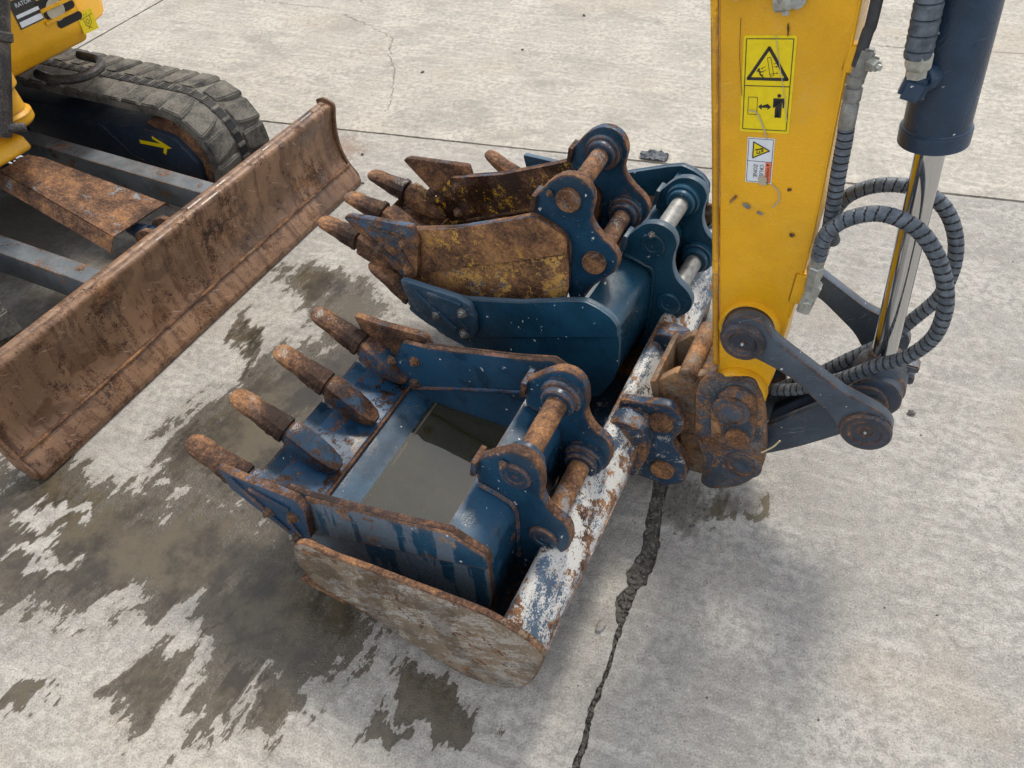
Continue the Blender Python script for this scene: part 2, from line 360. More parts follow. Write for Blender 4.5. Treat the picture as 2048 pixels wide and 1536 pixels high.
def concrete(kind='wet'):
    pale = kind == 'pale'; g = G('yard_concrete_'+kind); P = g.n('ShaderNodeNewGeometry').outputs['Position']
    w1 = g.n('ShaderNodeTexNoise'); g.put(w1.inputs['Vector'], g.mapping(P, (0, 0, R(-58)), (3.2, 8, 1))); w1.inputs['Scale'].default_value = 1.5; w1.inputs['Detail'].default_value = 4; w1.inputs['Roughness'].default_value = .66
    Pq = g.vm('ADD', P, g.vm('MULTIPLY', g.vm('SUBTRACT', w1.outputs[1], (.5, .5, .5)), (.34, .34, 0)))
    def blobs(L):
        r = None
        for cx, cy, a, b, c, d in L:
            q = g.vm('SUBTRACT', Pq, (cx, cy, 0)); cb = g.n('ShaderNodeCombineXYZ')
            g.put(cb.inputs[0], g.vm('DOT_PRODUCT', q, (a, b, 0))); g.put(cb.inputs[1], g.vm('DOT_PRODUCT', q, (c, d, 0)))
            v = g.math('SUBTRACT', 1., g.vm('LENGTH', cb.outputs[0]))
            r = v if r is None else g.math('MAXIMUM', r, v)
        return r
    n_big = g.noise(P, 1.3, 4, .6); n_mid = g.cn(g.noise(P, 6, 5, .7), 1.9); n_f = g.cn(g.noise(P, 42, 4, .72), 2.0); n_ff = g.cn(g.noise(P, 230, 2, .75), 1.7)
    brush = g.noise(g.mapping(P, (0, 0, R(24)), (4, 30, 1)), 1, 5, .7)          # screed marks
    # dry colour: pale laitance over grey paste, worn patches, fine grain
    base = (.395, .370, .322) if pale else ((.350, .332, .300) if kind == 'wet' else (.318, .304, .278))
    k = lambda q: tuple(v_*q for v_ in base)
    c = g.mix(n_mid, k(.82), k(1.14))
    c = g.mix(g.mul(g.mr(brush, .48, .66), .6), c, k(1.45))
    c = g.mix(g.mul(g.mr(g.add(g.mul(g.noise(P, 3.1, 5, .7), .6), g.mul(n_f, .4)), .48, .66), .6), c, k(1.5))
    c = g.mix(g.mul(g.mr(g.noise(g.mapping(P, (0, 0, .3), (1.2, 1.5, 1), (4, 2, 0)), 2.2, 6, .72), .5, .62), .42), c, (.235, .222, .20))
    c = g.mix(g.mul(g.mr(n_big, .52, .66), .35), c, (.42, .36, .28))
    c = g.mix(g.mr(n_f, .15, .55, .42, 0), c, k(.5))
    c = g.mix(g.mr(n_ff, .2, .5, .5, 0.), c, k(.4))
    c = g.mix(g.mr(n_ff, .58, .85, 0., .5), c, k(1.75))
    # dark grit specks and hairline craze
    sp = g.mr(g.vor(P, 75), .07, .10, 1., 0.); c = g.mix(g.mul(sp, g.mr(n_mid, .5, .62)), c, (.05, .045, .04))
    wob = g.n('ShaderNodeTexNoise'); g.put(wob.inputs['Vector'], P); wob.inputs['Scale'].default_value = 30; wob.inputs['Detail'].default_value = 4
    Pw = g.vm('ADD', P, g.vm('MULTIPLY', wob.outputs[1], (.035, .035, 0)))
    cz = g.mr(g.vor(Pw, 26, 'DISTANCE_TO_EDGE'), .006, .026, 1., 0.)
    czm = g.mul(cz, g.mr(g.noise(P, 2.1, 3, .5), .5, .64)); c = g.mix(g.mul(czm, .38), c, (.13, .12, .105))
    def crack(a, b, wd, wob_amt):
        A = Vector((*a, 0)); B = Vector((*b, 0)); d = B-A; L2 = d.length_squared; nrm = Vector((-d.y, d.x, 0)).normalized()
        q = g.vm('SUBTRACT', g.vm('ADD', P, g.vm('MULTIPLY', wob.outputs[1], (wob_amt, wob_amt, 0))), (*(A+Vector((wob_amt*.5, wob_amt*.5, 0))),))
        t = g.vm('DOT_PRODUCT', q, tuple(d/L2)); dist = g.math('ABSOLUTE', g.vm('DOT_PRODUCT', q, tuple(nrm)))
        return g.mul(g.mr(dist, wd*.4, wd, 1., 0.), g.mul(g.mr(t, -.02, .02), g.mr(t, .98, 1.02, 1., 0.)))
    ck = None
    cf = [(-0.793, 4.39), (-0.626, 4.193), (-0.509, 4.046), (-0.513, 3.833), (-0.472, 3.657), (-0.471, 3.346), (-0.491, 3.229)]
    for a, b, wd, wa in {'pale': [(p, q, .0042, .06) for p, q in zip(cf, cf[1:])]+[((1.844, 3.596), (3.1, 3.24), .006, .02), ((-.9, 4.5), (-1.9, 4.95), .0035, .06)], 'wet': [((-0.74, 0.79), (-0.52, 0.98), .004, .04)], 'dry': [((1.9, 1.2), (2.6, 1.5), .003, .06)]}[kind]:
        v = crack(a, b, wd, wa); ck = v if ck is None else g.math('MAXIMUM', ck, v)
    c = g.mix(g.mul(ck, .7), c, (.10, .062, .055))
    if not pale:
        # dirt patches, shade painted under the left machine, and oil
        dm = g.mr(g.add(blobs(DIRT_SHADE if kind == 'wet' else DIRT_SHADE[:2]), g.mul(g.math('SUBTRACT', g.noise(P, 14, 6, .7), .5), 1.3)), -.1, .75)
        c = g.mix(g.mul(dm, .72), c, (.085, .072, .058))
        om = g.mr(g.add(blobs(OIL), g.mul(g.math('SUBTRACT', g.noise(P, 30, 5, .7), .5), 2.4)), .05, .3); c = g.mix(g.mul(om, .8), c, (.09, .075, .04))
        # rust spill near the far end of the blade
        rs = g.mr(g.add(blobs([(-.62, 2.93, 4.5, -3.5, 3.5, 6.)]), g.mul(g.math('SUBTRACT', g.noise(P, 60, 5, .8), .5), 2.6)), .35, .8); c = g.mix(g.mul(rs, .5), c, (.20, .11, .065))
    g.bump(g.add(g.mul(n_ff, .6), g.mul(n_f, .8)), .6, .004)
    if kind != 'wet': return g.fin(c, .88, 0., .3)
    # wet
    wn1 = g.noise(P, 26, 5, .74); wst = g.noise(g.mapping(P, (0, 0, R(-58)), (5, 24, 1)), 1, 5, .68)
    wv = g.math('MINIMUM', blobs(WET), g.mul(blobs(DRY), -1.2))
    wv = g.add(wv, g.add(g.mul(g.math('SUBTRACT', wn1, .5), 1.0), g.mul(g.math('SUBTRACT', wst, .5), 1.35)))
    wet = g.mr(wv, -.01, .05); deep = g.mr(wv, .12, .55)
    wetc = g.mix(1., c, (.235, .208, .17), 'MULTIPLY'); wetc = g.mix(g.mul(deep, .75), wetc, g.mix(g.mr(n_mid, .3, .7), (.026, .020, .012), (.10, .08, .048)))
    c = g.mix(g.mul(g.mr(wv, -.38, .02), .42), c, g.mix(1., c, (.6, .57, .52), 'MULTIPLY')); c = g.mix(wet, c, wetc)
    g.put([n_ for n_ in g.t.nodes if n_.type == 'BUMP'][0].inputs['Strength'], g.fmix(deep, .6, .15))
    return g.fin(c, g.fmix(wet, .88, g.fmix(deep, .45, .2)), 0., g.fmix(wet, .3, .5))
M['concrete'] = concrete('wet'); M['concrete_dry'] = concrete('dry'); M['concrete_pale'] = concrete('pale')
M['filler'] = plain('joint_filler', (.075, .069, .062), .8, 0, .5, 120, .6)
bm = bmesh.new(); bmesh.ops.create_grid(bm, x_segments=2, y_segments=2, size=60); bmesh.ops.translate(bm, verts=bm.verts, vec=(0, 20, -.016))
ground = tag(obj('ground', bm, 'filler', smooth=0), 'concrete yard of pale slabs with dark open joints and wet patches', 'ground', kind='structure')
J1L = [(0.332, 1.096), (0.309, 1.034), (0.283, 0.944), (0.238, 0.89), (0.239, 0.855), (0.206, 0.833), (0.199, 0.781), (0.202, 0.762), (0.19, 0.736), (0.167, 0.677), (0.15, 0.644), (0.138, 0.624), (0.115, 0.586), (0.105, 0.548), (0.09, 0.515), (0.07, 0.475)]
J1R = [(0.38, 1.093), (0.357, 1.02), (0.345, 0.955), (0.321, 0.899), (0.295, 0.856), (0.264, 0.843), (0.253, 0.815), (0.234, 0.779), (0.21, 0.744), (0.194, 0.709), (0.178, 0.667), (0.154, 0.623), (0.134, 0.581), (0.121, 0.551), (0.114, 0.51), (0.099, 0.493), (0.091, 0.473)]
rg = random.Random(3)
def crumble(L, amp=.0035, n=7):
    o = []
    for p, q in zip(L, L[1:]):
        p, q = Vector(p), Vector(q); d = (q-p).normalized(); nn = Vector((-d.y, d.x))
        for i in range(n):
            x = p.lerp(q, i/n); o.append(tuple(x+nn*amp*(mnoise.noise(Vector((x.x*60, x.y*60, 7)))+.7*mnoise.noise(Vector((x.x*190, x.y*190, 2))))))
    return o+[tuple(L[-1])]
J1R = [tuple(Vector(min(J1L, key=lambda l: (l[0]-r_[0])**2+(l[1]-r_[1])**2)).lerp(Vector(r_), .72)) for r_ in J1R]      # close up the joint a little
J1L, J1R = crumble(J1L), crumble(J1R)
def ragged(p, q, amp, step=.02, far=3.):
    p, q = Vector(p), Vector(q); n = max(2, int((q-p).length/step)); d = (q-p).normalized(); nn = Vector((-d.y, d.x)); o = []
    n = min(n, 260)
    for i in range(n+1):
        x = p.lerp(q, i/n); o.append(tuple(x+nn*(amp*(mnoise.noise(Vector((x.x*22, x.y*22, 1)))+.6*mnoise.noise(Vector((x.x*75, x.y*75, 4)))))))
    return o
d1 = Vector((.365, .931)).normalized()
j1_far_l = Vector((.345, 1.14)); k = (2.62-1.14)/d1.y
X2 = lambda x: 3.201-(x+.999)*.3301          # joint across the yard
def hit(p):                                   # where the lengthwise joint meets the cross joint
    t = 0
    for _ in range(40):
        q = p+d1*t; t += (X2(q.x)-q.y)/(d1.y+.33*d1.x)
    return p+d1*t
hl = hit(Vector((.36, 1.14))); hr = hit(Vector((.372, 1.14)))
gap = Vector((.313, .95)).normalized()*.004
def slab(pts, name='slab', mat='concrete'):
    b = bmesh.new(); v = [b.verts.new((x, y, 0)) for x, y in pts]; f = b.faces.new(v); r = bmesh.ops.extrude_face_region(b, geom=[f])
    for q in [e for e in r['geom'] if isinstance(e, bmesh.types.BMVert)]: q.co.z = -.06
    bmesh.ops.recalc_face_normals(b, faces=b.faces)
    top = [e for e in b.edges if e.verts[0].co.z > -.01 and e.verts[1].co.z > -.01 and max(abs(e.verts[0].co.x), abs(e.verts[0].co.y)) < 7]
    bmesh.ops.bevel(b, geom=top, offset=.0022, segments=2, affect='EDGES', clamp_overlap=True)
    bmesh.ops.triangulate(b, faces=b.faces, ngon_method='EAR_CLIP')
    return obj(name, b, mat, ground, smooth=50)
end_l = Vector(J1L[-1])-d1*3; end_r = Vector(J1R[-1])-d1*3
lefts = ragged(tuple(end_l), J1L[-1], .004, .03)+list(reversed(J1L[:-1]))+ragged((.345, 1.14), tuple(hl), .003)
rights = ragged(tuple(end_r), J1R[-1], .004, .03)+list(reversed(J1R[:-1]))+ragged((.385, 1.14), tuple(hr), .003)
fl = (-9., X2(-9.)); frr = (9., X2(9.))
jl = ragged(tuple(hl), (-2.6, X2(-2.6)), .003)+[fl]
jr = ragged(tuple(hr), (2.8, X2(2.8)), .003)+[frr]
slab(lefts+jl+[(-9, -3)]); slab(rights+jr+[(9, -3)], mat='concrete_dry')
g2 = Vector((.313, .95)).normalized()
def sh(p, d): return (p[0]+g2.x*d, p[1]+g2.y*d)
J3a = Vector((-2.078, 4.389)); d3 = Vector((.40, .917)); t3 = (X2(J3a.x)-J3a.y)/(d3.y+.33*d3.x); J3h = J3a+d3*t3
far = Vector(J3a)+d3*5
near_far = ragged(sh(frr, .012), sh((2.8, X2(2.8)), .012), .002, .3)[:-1]+ragged(sh((2.8, X2(2.8)), .012), sh(tuple(J3h), .012), .0035)
slab(near_far+ragged((J3h.x+.008, J3h.y+.015), (far.x+.008, far.y), .003, .03)+[(far.x, 25), (30, 25), (30, -6)], mat='concrete_pale')
slab(ragged(sh((J3h.x-.01, J3h.y), .012), sh(fl, .012), .003, .04)+[(-30, 10), (-30, 25), (far.x-.006, 25)]+ragged((far.x-.006, far.y), (J3h.x-.006, J3h.y+.02), .003, .03), mat='concrete_pale')
bm = bmesh.new(); rows = []; J1Lx, J1Rx = J1L, J1R; J1L, J1R = [(.350, 1.20), (.345, 1.15)]+J1L, [(.405, 1.20), (.40, 1.15)]+J1R
for i in range(61):
    t = i/60; a_ = t*(len(J1L)-1); k_ = min(len(J1L)-2, int(a_)); pl = Vector(J1L[k_]).lerp(Vector(J1L[k_+1]), a_-k_); a_ = t*(len(J1R)-1); k_ = min(len(J1R)-2, int(a_)); pr = Vector(J1R[k_]).lerp(Vector(J1R[k_+1]), a_-k_)
    rows.append([bm.verts.new((*pl.lerp(pr, -.05+1.1*j/8), -.0125+.011*max(0, 1-t*1.7)*(1-abs(j/4-1)**2*.3)+.0035*mnoise.noise(Vector((i*.9, j*.9, 3))))) for j in range(9)])
for q, r_ in zip(rows, rows[1:]):
    for j in range(8): bm.faces.new((q[j], q[j+1], r_[j+1], r_[j]))
J1L, J1R = J1Lx, J1Rx
M['joint_dirt'] = plain('joint_dirt', (.088, .079, .068), .9, 0, .7, 70, 1.)
tag(obj('dirt', bm, 'joint_dirt', smooth=180), 'packed dark dirt filling the open concrete joint', 'dirt', kind='stuff')
# ------------------------------------------------------------------ loose stones
def stone(r, seed, bm=None, at=(0, 0, 0), sub=1):
    b = bmesh.new(); bmesh.ops.create_icosphere(b, subdivisions=sub, radius=r); q = random.Random(seed); sx, sy, sz = q.uniform(.8, 1.3), q.uniform(.6, 1), q.uniform(.4, .75); o = Vector((seed*1.7, seed*.31, 0))
    ro = Euler((0, 0, q.uniform(0, 6))).to_matrix()
    for v in b.verts:
        d = v.co.normalized(); k = 1+.55*mnoise.noise(d*1.4+o); v.co = ro @ Vector((v.co.x*sx*k, v.co.y*sy*k, v.co.z*sz*k)); v.co += Vector(at)
    return join(bm, b)
M['stone'] = plain('grey_stone', (.26, .245, .22), .85, 0, .35, 60, .5)
M['stone_dark'] = plain('dark_stone', (.10, .09, .08), .85, 0, .4, 60, .5)
bm = bmesh.new()
for i in range(420):
    t = rg.random()**1.5; j = t*(len(J1L)-1); a = int(j); fr = j-a
    jr_ = min(len(J1R)-1, int(t*(len(J1R)-1)))
    pl = Vector(J1L[a]).lerp(Vector(J1L[min(a+1, len(J1L)-1)]), fr); p = pl.lerp(Vector(J1R[jr_]), rg.uniform(.12, .88)); r = rg.choice((.0018, .0025, .003, .0045, .0065))
    stone(r, i+1, bm, (p.x, p.y, -.010+.008*max(0, 1-t*1.7)+r*.2))
tag(obj('gravel', bm, 'stone_dark', smooth=60), 'loose gravel and grit lying in the broken joint', 'gravel', kind='stuff')
bm = bmesh.new()
for i in range(240):
    if i < 170: x, y = rg.gauss(.44, .055), rg.gauss(1.05, .035)
    else: x, y = rg.uniform(-.2, 1.7), rg.uniform(.45, 2.4)
    r = rg.choice((.0012, .0016, .002, .003)); stone(r, 400+i, bm, (x, y, r*.3), 1)
tag(obj('grit', bm, 'stone_dark', smooth=60), 'scattered dark grit and crumbs on the concrete', 'grit', kind='stuff')
for i, (x, y, r, m, lab) in enumerate([(.164, .76, .012, 'stone', 'small pale stone beside the dark joint near the white beam'), (1.077, 1.315, .011, 'stone_dark', 'dark pebble on bare concrete right of the link end'),
        (-.558, 2.871, .007, 'stone_dark', 'tiny dark pebble beyond the far end of the rusty blade'), (-.536, 2.651, .006, 'stone_dark', 'tiny dark crumb just right of the blade end'), (-.337, 3.611, .008, 'stone_dark', 'small dark crumb on the far slab near the hairline crack'), (.501, 4.174, .010, 'stone_dark', 'dark crumb at the top edge of the far slab'), (.153, 3.796, .007, 'stone_dark', 'lone dark speck of stone in the middle of the far slab')]):
    o = tag(obj('pebble', stone(r, 70+i, sub=2), m, smooth=70), lab, 'pebble', 'loose pebbles on the yard'); o.location = (x, y, r*.45)
# crumpled dark scrap on the far joint
bm = bmesh.new(); bmesh.ops.create_grid(bm, x_segments=16, y_segments=10, size=.5)
for v in list(bm.verts):
    x, y = v.co.x*2, v.co.y*2
    k = 1-.22*abs(mnoise.noise(Vector((x*2.2, y*2.2, 5))))
    v.co = Vector((v.co.x*.115*k, v.co.y*.07*k*(1-.35*x*x), .012+.012*mnoise.noise(Vector((x*2.4, y*3.2, 2)))+.006*mnoise.noise(Vector((x*7, y*7, 2)))-.008*(x*x+y*y)*.5))
bmesh.ops.solidify(bm, geom=bm.faces[:], thickness=.003)
M['scrap'] = plain('dark_scrap', (.075, .085, .10), .6, 0, .5, 50, .4)
o = tag(obj('crumpled_scrap', bm, 'scrap', smooth=60), 'crumpled dark scrap lying on the far side of the buckets', 'scrap'); o.location = (.62, 2.712, .004); o.rotation_euler = (0, 0, -.35)

# ------------------------------------------------------------------ buckets
def tooth_mesh(L=.145, hw=.0300, hh=.0265):
    """cast tooth: square socket with collar, faceted shoulders, side pockets, spoon-shaped worn tip"""
    # x, half width, top width share, top, bottom
    st = [(-.002, .90, .62, .86, -.92), (.0, 1.0, .66, .98, -1.0), (.012, 1.02, .66, 1.02, -1.0), (.016, .96, .60, .90, -.96), (.042, .94, .56, .82, -.90), (.055, .93, .52, .76, -.84),
          (.066, .86, .50, .72, -.76), (.080, .84, .54, .64, -.66), (.095, .90, .62, .58, -.52), (.112, .90, .70, .47, -.38), (.127, .84, .70, .35, -.28), (.138, .66, .60, .23, -.20), (.1445, .40, .40, .11, -.12)]
    rings = []
    for x, w, tw, t, bo in st:
        W_, T_, zt, zb = hw*w, hw*w*tw, hh*t, hh*bo; zm = zt*.35+zb*.1
        pts = [(W_, zm), (W_*.99, zb*.55), (W_*.82, zb), (0, zb*1.04), (-W_*.82, zb), (-W_*.99, zb*.55), (-W_, zm), (-W_*.97, zt*.45), (-T_, zt*.93), (-T_*.55, zt), (0, zt*1.05), (T_*.55, zt), (T_, zt*.93), (W_*.97, zt*.45)]
        rings.append([Vector((x*L/.145, y, z)) for y, z in pts])
    b = loft(rings)
    for s in (-1, 1):
        lathe((.030, s*hw*.90, -.006), (0, s, 0), [(0, .0085), (.0035, .0085), (.004, .006), (.002, .004), (.002, 0)], 14, b)
    for dx, w_ in ((.028, .017), (.038, .013)): box(Vector((dx, 0, hh*.86-(dx-.028)*.25)), .004, w_, .004, None, .001, b, 1)
    return mesh(b, 'tooth', 20)
def adapter_mesh(L=.125, hw=.031, hh=.027, drop=.078):
    st = [(-.003, .74, .74), (.004, .76, .76), (.0065, .97, .97), (.012, 1.03, 1.02), (.03, 1.05, 1.0), (.06, 1.05, .86), (.09, .95, .62), (.112, .72, .40), (.122, .42, .26)]
    rings = []
    for x, aw, ah in st:
        c_ = Vector((x*L/.125, 0, -drop*(max(0, x)/.125)**1.05)); u_ = Vector((.35, 0, 1)).normalized(); W_, H_ = hw*aw, hh*ah
        rings.append([c_+Vector((0, y, 0))+u_*z for y, z in ((W_, H_*.25), (W_, -H_*.9), (W_*.5, -H_), (-W_*.5, -H_), (-W_, -H_*.9), (-W_, H_*.25), (-W_*.78, H_*.86), (-W_*.4, H_), (W_*.4, H_), (W_*.78, H_*.86))])
    b = loft(rings)
    lathe((.036*L/.125, 0, hh*.80-drop*.28), (.55, 0, 1), [(0, .017), (.004, .0165), (.005, .013), (.0045, .0)], 18, b)
    lathe((.083*L/.125, 0, hh*.52-drop*.64), (.55, 0, 1), [(0, .010), (.003, .0095), (.003, .007), (.0015, .006), (.0015, 0)], 16, b)
    return mesh(b, 'tooth_adapter', 28)
def bucket(f, y0, y1, rim, wrap, front, step, ear, ears, pins, cutter, bolts, teeth, tip, seam, tL, mats, bandedge, cut_th=.020, heads='disc', drop=.078, aL=.125):
    P = f.part; th = .014
    bottom = wrap[:]                                   # outer line from lip to band edge
    heel = [p for p in wrap if p[0] < rim[-1][0]-.004 and p[1] <= rim[-1][1]+.02]
    outline = rim+list(reversed(heel))+front
    upper = rim[:8]+[(step[-1][0], step[-1][1])]+list(reversed(step[:-1]))
    for k, ys in enumerate(((y0, y0+th), (y1-th, y1))):
        sp = P('side_plate', prism(f, rc(outline, .008, 3), *ys, em=True), [mats['side'] if k == 0 else mats['side_far'], mats['rim']])
        oy = (y0-.007, y0-.0005) if k == 0 else (y1+.0005, y1+.007)
        P('reinforcing_plate', prism(f, rc(upper, .006, 2), *oy, em=True), [mats['upper'] if k == 0 else mats['side_far'], mats['rim']], sp)
        # rusted top edge strip
        iy = y0+th+.002 if k == 0 else y1-th-.002
        P('weld_bead', sweep([f.v(a, iy, z) for a, z in step], .0052, 8), mats['weld'], sp)
    P('floor_shell', shell(f, spline(wrap, 4, False), y0+th-.003, y1-th+.003, .013), mats['floor'])
    lip = wrap[:3]
    la, lz = lip[0]; lb = (lip[1][0], lip[1][1])
    P('lip_plate', prism(f, rc([(la, lz-.004), (la, lz+.012), (lb[0]-.0, lb[1]+.019), (lb[0]+.004, lb[1]+.011), (lb[0], lb[1]-.004)], .003, 2), y0+th, y1-th), mats['lip'])
    P('lip_weld', sweep([f.v(lb[0]+.006, y0+th+i*(y1-y0-2*th)/10, lb[1]+.017+.001*(i % 2)) for i in range(11)], .0042, 8), 'rust_dark')
    # ears, bosses, pins
    for k, (ya, yb) in enumerate(ears):
        e = P('ear', prism(f, ear, ya, yb, .003, em=True), [mats['ear'], mats['ear_rim']])
        inner = yb if k == 0 else ya; sg = 1 if k == 0 else -1
        P('weld_bead', sweep([f.v(a_+.004, yo, z_+.002) for a_, z_ in ear[-4:]], .0055, 8), mats['ear'], e) if (yo := (ya-.002 if k == 0 else yb+.002)) else None
        for (a, z) in pins:
            P('pin_collar', lathe(f.v(a, inner, z), (0, sg, 0), [(0, .045), (.014, .045), (.018, .042), (.018, .037), (.03, .036), (.033, .033), (.033, .022)], 30), mats['ear'], e)
    for k, (ya, yb) in enumerate(ears):          # welded stop tab with lock bolt on each ear
        ta, tz = ear[0]; t_ = P('stop_tab', prism(f, rc([(ta-.006, tz-.03), (ta+.006, tz-.028), (ta+.012, tz+.014), (ta, tz+.016)], .003, 2), ya-.012, yb+.012, .002), mats['ear_rim'])
        P('lock_bolt', hexbolt(f.v(ear[6][0]+.0, (yb if k else ya)+(.004 if k else -.004), ear[6][1]-.028), (0, 1 if k else -1, 0), .007, .007), mats['bolt'], t_)
    for (a, z) in pins:
        ya, yb = ears[0][0], ears[1][1]
        p = P('pin', cyl(f.v(a, ears[0][1]-.003, z), (0, 1, 0), ears[1][0]-ears[0][1]+.006, .0225), mats['pin'])
        for yy, sg in ((ya, -1), (yb, 1)):
            if heads == 'disc': pr = [(-.001, .032), (.004, .032), (.0075, .029), (.0075, .018), (.0055, .0165), (.0055, .005), (.004, .003), (.004, 0)]
            else: pr = [(-.001, .029), (.012, .029), (.0145, .027), (.0145, .004), (.0125, .003), (.0125, 0)]
            P('pin_head', lathe(f.v(a, yy, z), (0, sg, 0), pr, 32), mats['head'], p)
    # side cutters with bolts
    for k in (0, 1):
        ya, yb = (y0-.007-cut_th, y0-.0075) if k == 0 else (y1+.0075, y1+.007+cut_th)
        c = P('side_cutter', prism(f, rc(cutter, .008, 3), ya, yb, .005, 2, em=True), [mats['cutter'] if k == 0 else mats['cutter_far'], mats['cut_rim']])
        of = ya if k == 0 else yb; sg = -1 if k == 0 else 1
        cx = sum(p[0] for p in cutter)/len(cutter); cz = sum(p[1] for p in cutter)/len(cutter); cc = Vector((cx, cz))
        def strip(p, q, w): p, q = Vector(p), Vector(q); n_ = (q-p).normalized(); n_ = Vector((-n_.y, n_.x))*w/2; return rc([tuple(p+n_), tuple(q+n_*.8), tuple(q-n_*.8), tuple(p-n_)], .004, 2)
        B0, B1, B2 = (Vector(q_) for q_ in bolts); tp_ = Vector(cutter[0])
        rb = prism(f, strip(tp_.lerp(cc, .3), B0.lerp(B2, .75)+Vector((-.004, -.004)), .015), *sorted((of+sg*.006, of-sg*.001)), .002)
        prism(f, strip(tp_.lerp(B1, .45)+Vector((0, .006)), B1+Vector((.0, .026)), .012), *sorted((of+sg*.006, of-sg*.001)), .002, bm=rb)
        prism(f, strip(B1.lerp(B2, .2)+Vector((-.018, 0)), B2+Vector((.012, .012)), .011), *sorted((of+sg*.005, of-sg*.001)), .002, bm=rb)
        P('cutter_rib', rb, mats['cutter'] if k == 0 else mats['cutter_far'], c)
        for a, z in bolts:
            P('bolt', hexbolt(f.v(a, of, z), (0, sg, 0), .0115, .011), mats['bolt'], c)
            P('bolt', hexbolt(f.v(a, (y0+th if k == 0 else y1-th), z), (0, -sg, 0), .0115, .009), mats['bolt'], c)
    tm, am = tooth_mesh(tL), adapter_mesh(aL, drop=drop)
    ang = math.atan2(tip[1]-seam[1], seam[0]-tip[0])
    for y in teeth:
        ad = P('tooth_adapter', am if am.users == 0 or 1 else am, mats['adapter']); ad.location = f.v(seam[0]+.003, y, seam[1]-.002)
        t = P('tooth', tm, mats['tooth']); t.matrix_local = Matrix.Translation(f.v(seam[0]-.002, y, seam[1])) @ Matrix.Rotation(ang, 4, 'Y') @ Matrix.Rotation(math.pi, 4, 'Z')
def off(L, d): return [(a+d[0], z+d[1]) for a, z in L]
WRAP_A = [(-1.03, .205), (-.878, .160), (-.80, .128), (-.70, .103), (-.58, .094), (-.48, .098), (-.432, .128), (-.408, .182), (-.400, .24), (-.399, .33), (-.404, .366), (-.425, .386), (-.487, .404)]
EAR_A = spline([(-.481, .472), (-.469, .488), (-.416, .535), (-.388, .546), (-.364, .541), (-.349, .522), (-.343, .497), (-.341, .466), (-.344, .446), (-.337, .418), (-.32, .395), (-.299, .381), (-.287, .361), (-.284, .322), (-.291, .292), (-.308, .266), (-.333, .248), (-.362, .199), (-.385, .156), (-.41, .13)], 3, False)+[(-.4025, .2), (-.4025, .36), (-.43, .392), (-.478, .408)]
# near bucket, worn blue paint, four teeth, rainwater inside
fA = Fr('digging_bucket', 62, -.6, .85, 'worn blue four-toothed bucket with rainwater inside, nearest the camera', 'bucket', 'digger buckets nested on the yard')
bucket(fA, .61, 1.095, [(-.816, .338), (-.693, .366), (-.562, .397), (-.47, .425), (-.444, .412), (-.411, .399), (-.396, .39), (-.392, .372), (-.397, .342), (-.397, .23), (-.404, .184), (-.424, .137)],
       WRAP_A, [(-.93, .168), (-.95, .19), (-.87, .335)], [(-.86, .178), (-.675, .25), (-.397, .347)], EAR_A, ((.735, .757), (.955, .977)), ((-.394, .48), (-.341, .306)),
       [(-1.025, .351), (-.948, .347), (-.868, .352), (-.818, .353), (-.803, .32), (-.821, .207), (-.872, .174), (-1.012, .285), (-1.014, .318)], [(-.916, .257), (-.844, .281), (-.856, .197)],
       (.622, .77, .93, 1.082), (-1.130, .347), (-1.0, .281), .150,
       dict(side='blue_streak', side_far='blue_worn', upper='blue_streak', weld='weld', floor='blue_worn', lip='blue_lip', ear='blue_ear', pin='rust_pin', head='blue_ear', cutter='blue_cut', cutter_far='rust_adapter_y', bolt='bolt', adapter='rust_adapter', tooth='rust_tooth', rim='rust_rim', ear_rim='rust_edge', cut_rim='rust_edge'), None)
g = G('murky_water'); P_ = g.n('ShaderNodeTexCoord').outputs['Object']
tr_ = g.n('ShaderNodeBsdfTransparent'); g.put(tr_.inputs[0], (.55, .54, .40))
gl_ = g.n('ShaderNodeBsdfGlossy'); gl_.inputs['Roughness'].default_value = .02; bp_ = g.n('ShaderNodeBump'); bp_.inputs['Strength'].default_value = .03; bp_.inputs['Distance'].default_value = .002
g.put(bp_.inputs['Height'], g.noise(P_, 14, 2, .5)); g.put(gl_.inputs['Normal'], bp_.outputs[0])
di_ = g.n('ShaderNodeBsdfDiffuse'); g.put(di_.inputs[0], (.075, .073, .048)); m1 = g.n('ShaderNodeMixShader'); m1.inputs[0].default_value = .25
g.t.links.new(tr_.outputs[0], m1.inputs[1]); g.t.links.new(di_.outputs[0], m1.inputs[2])
fr_ = g.n('ShaderNodeFresnel'); fr_.inputs[0].default_value = 1.33; m2 = g.n('ShaderNodeMixShader'); g.put(m2.inputs[0], g.math('MULTIPLY_ADD', fr_.outputs[0], 1.6, .05)); g.t.links.new(m1.outputs[0], m2.inputs[1]); g.t.links.new(gl_.outputs[0], m2.inputs[2])
g.t.links.new(m2.outputs[0], g.o.inputs[0]); M['water'] = g.m
M['silt'] = metal('silt_and_rust', (.10, .09, .07), .40, 0, .8, rbright=-.03, scr=0, dust=.25, dustc=(.17, .15, .115), sc=.8)
fA.part('silt', shell(fA, [(-.802, .1450), (-.78, .1380), (-.70, .1185), (-.58, .1095), (-.49, .1135), (-.452, .137), (-.428, .18)], .6248, 1.0802, .002, 0), 'silt')
o = fA.part('rainwater', prism(fA, [(-.852, .1455), (-.80, .1425), (-.70, .118), (-.58, .109), (-.487, .113), (-.447, .138), (-.438, .1455)], .6245, 1.0805, 0), 'water', smooth=0)
o.parent = None; o.matrix_world = fA.o.matrix_basis
tag(o, 'murky brown rainwater standing in the nearest blue bucket', 'water', kind='structure')

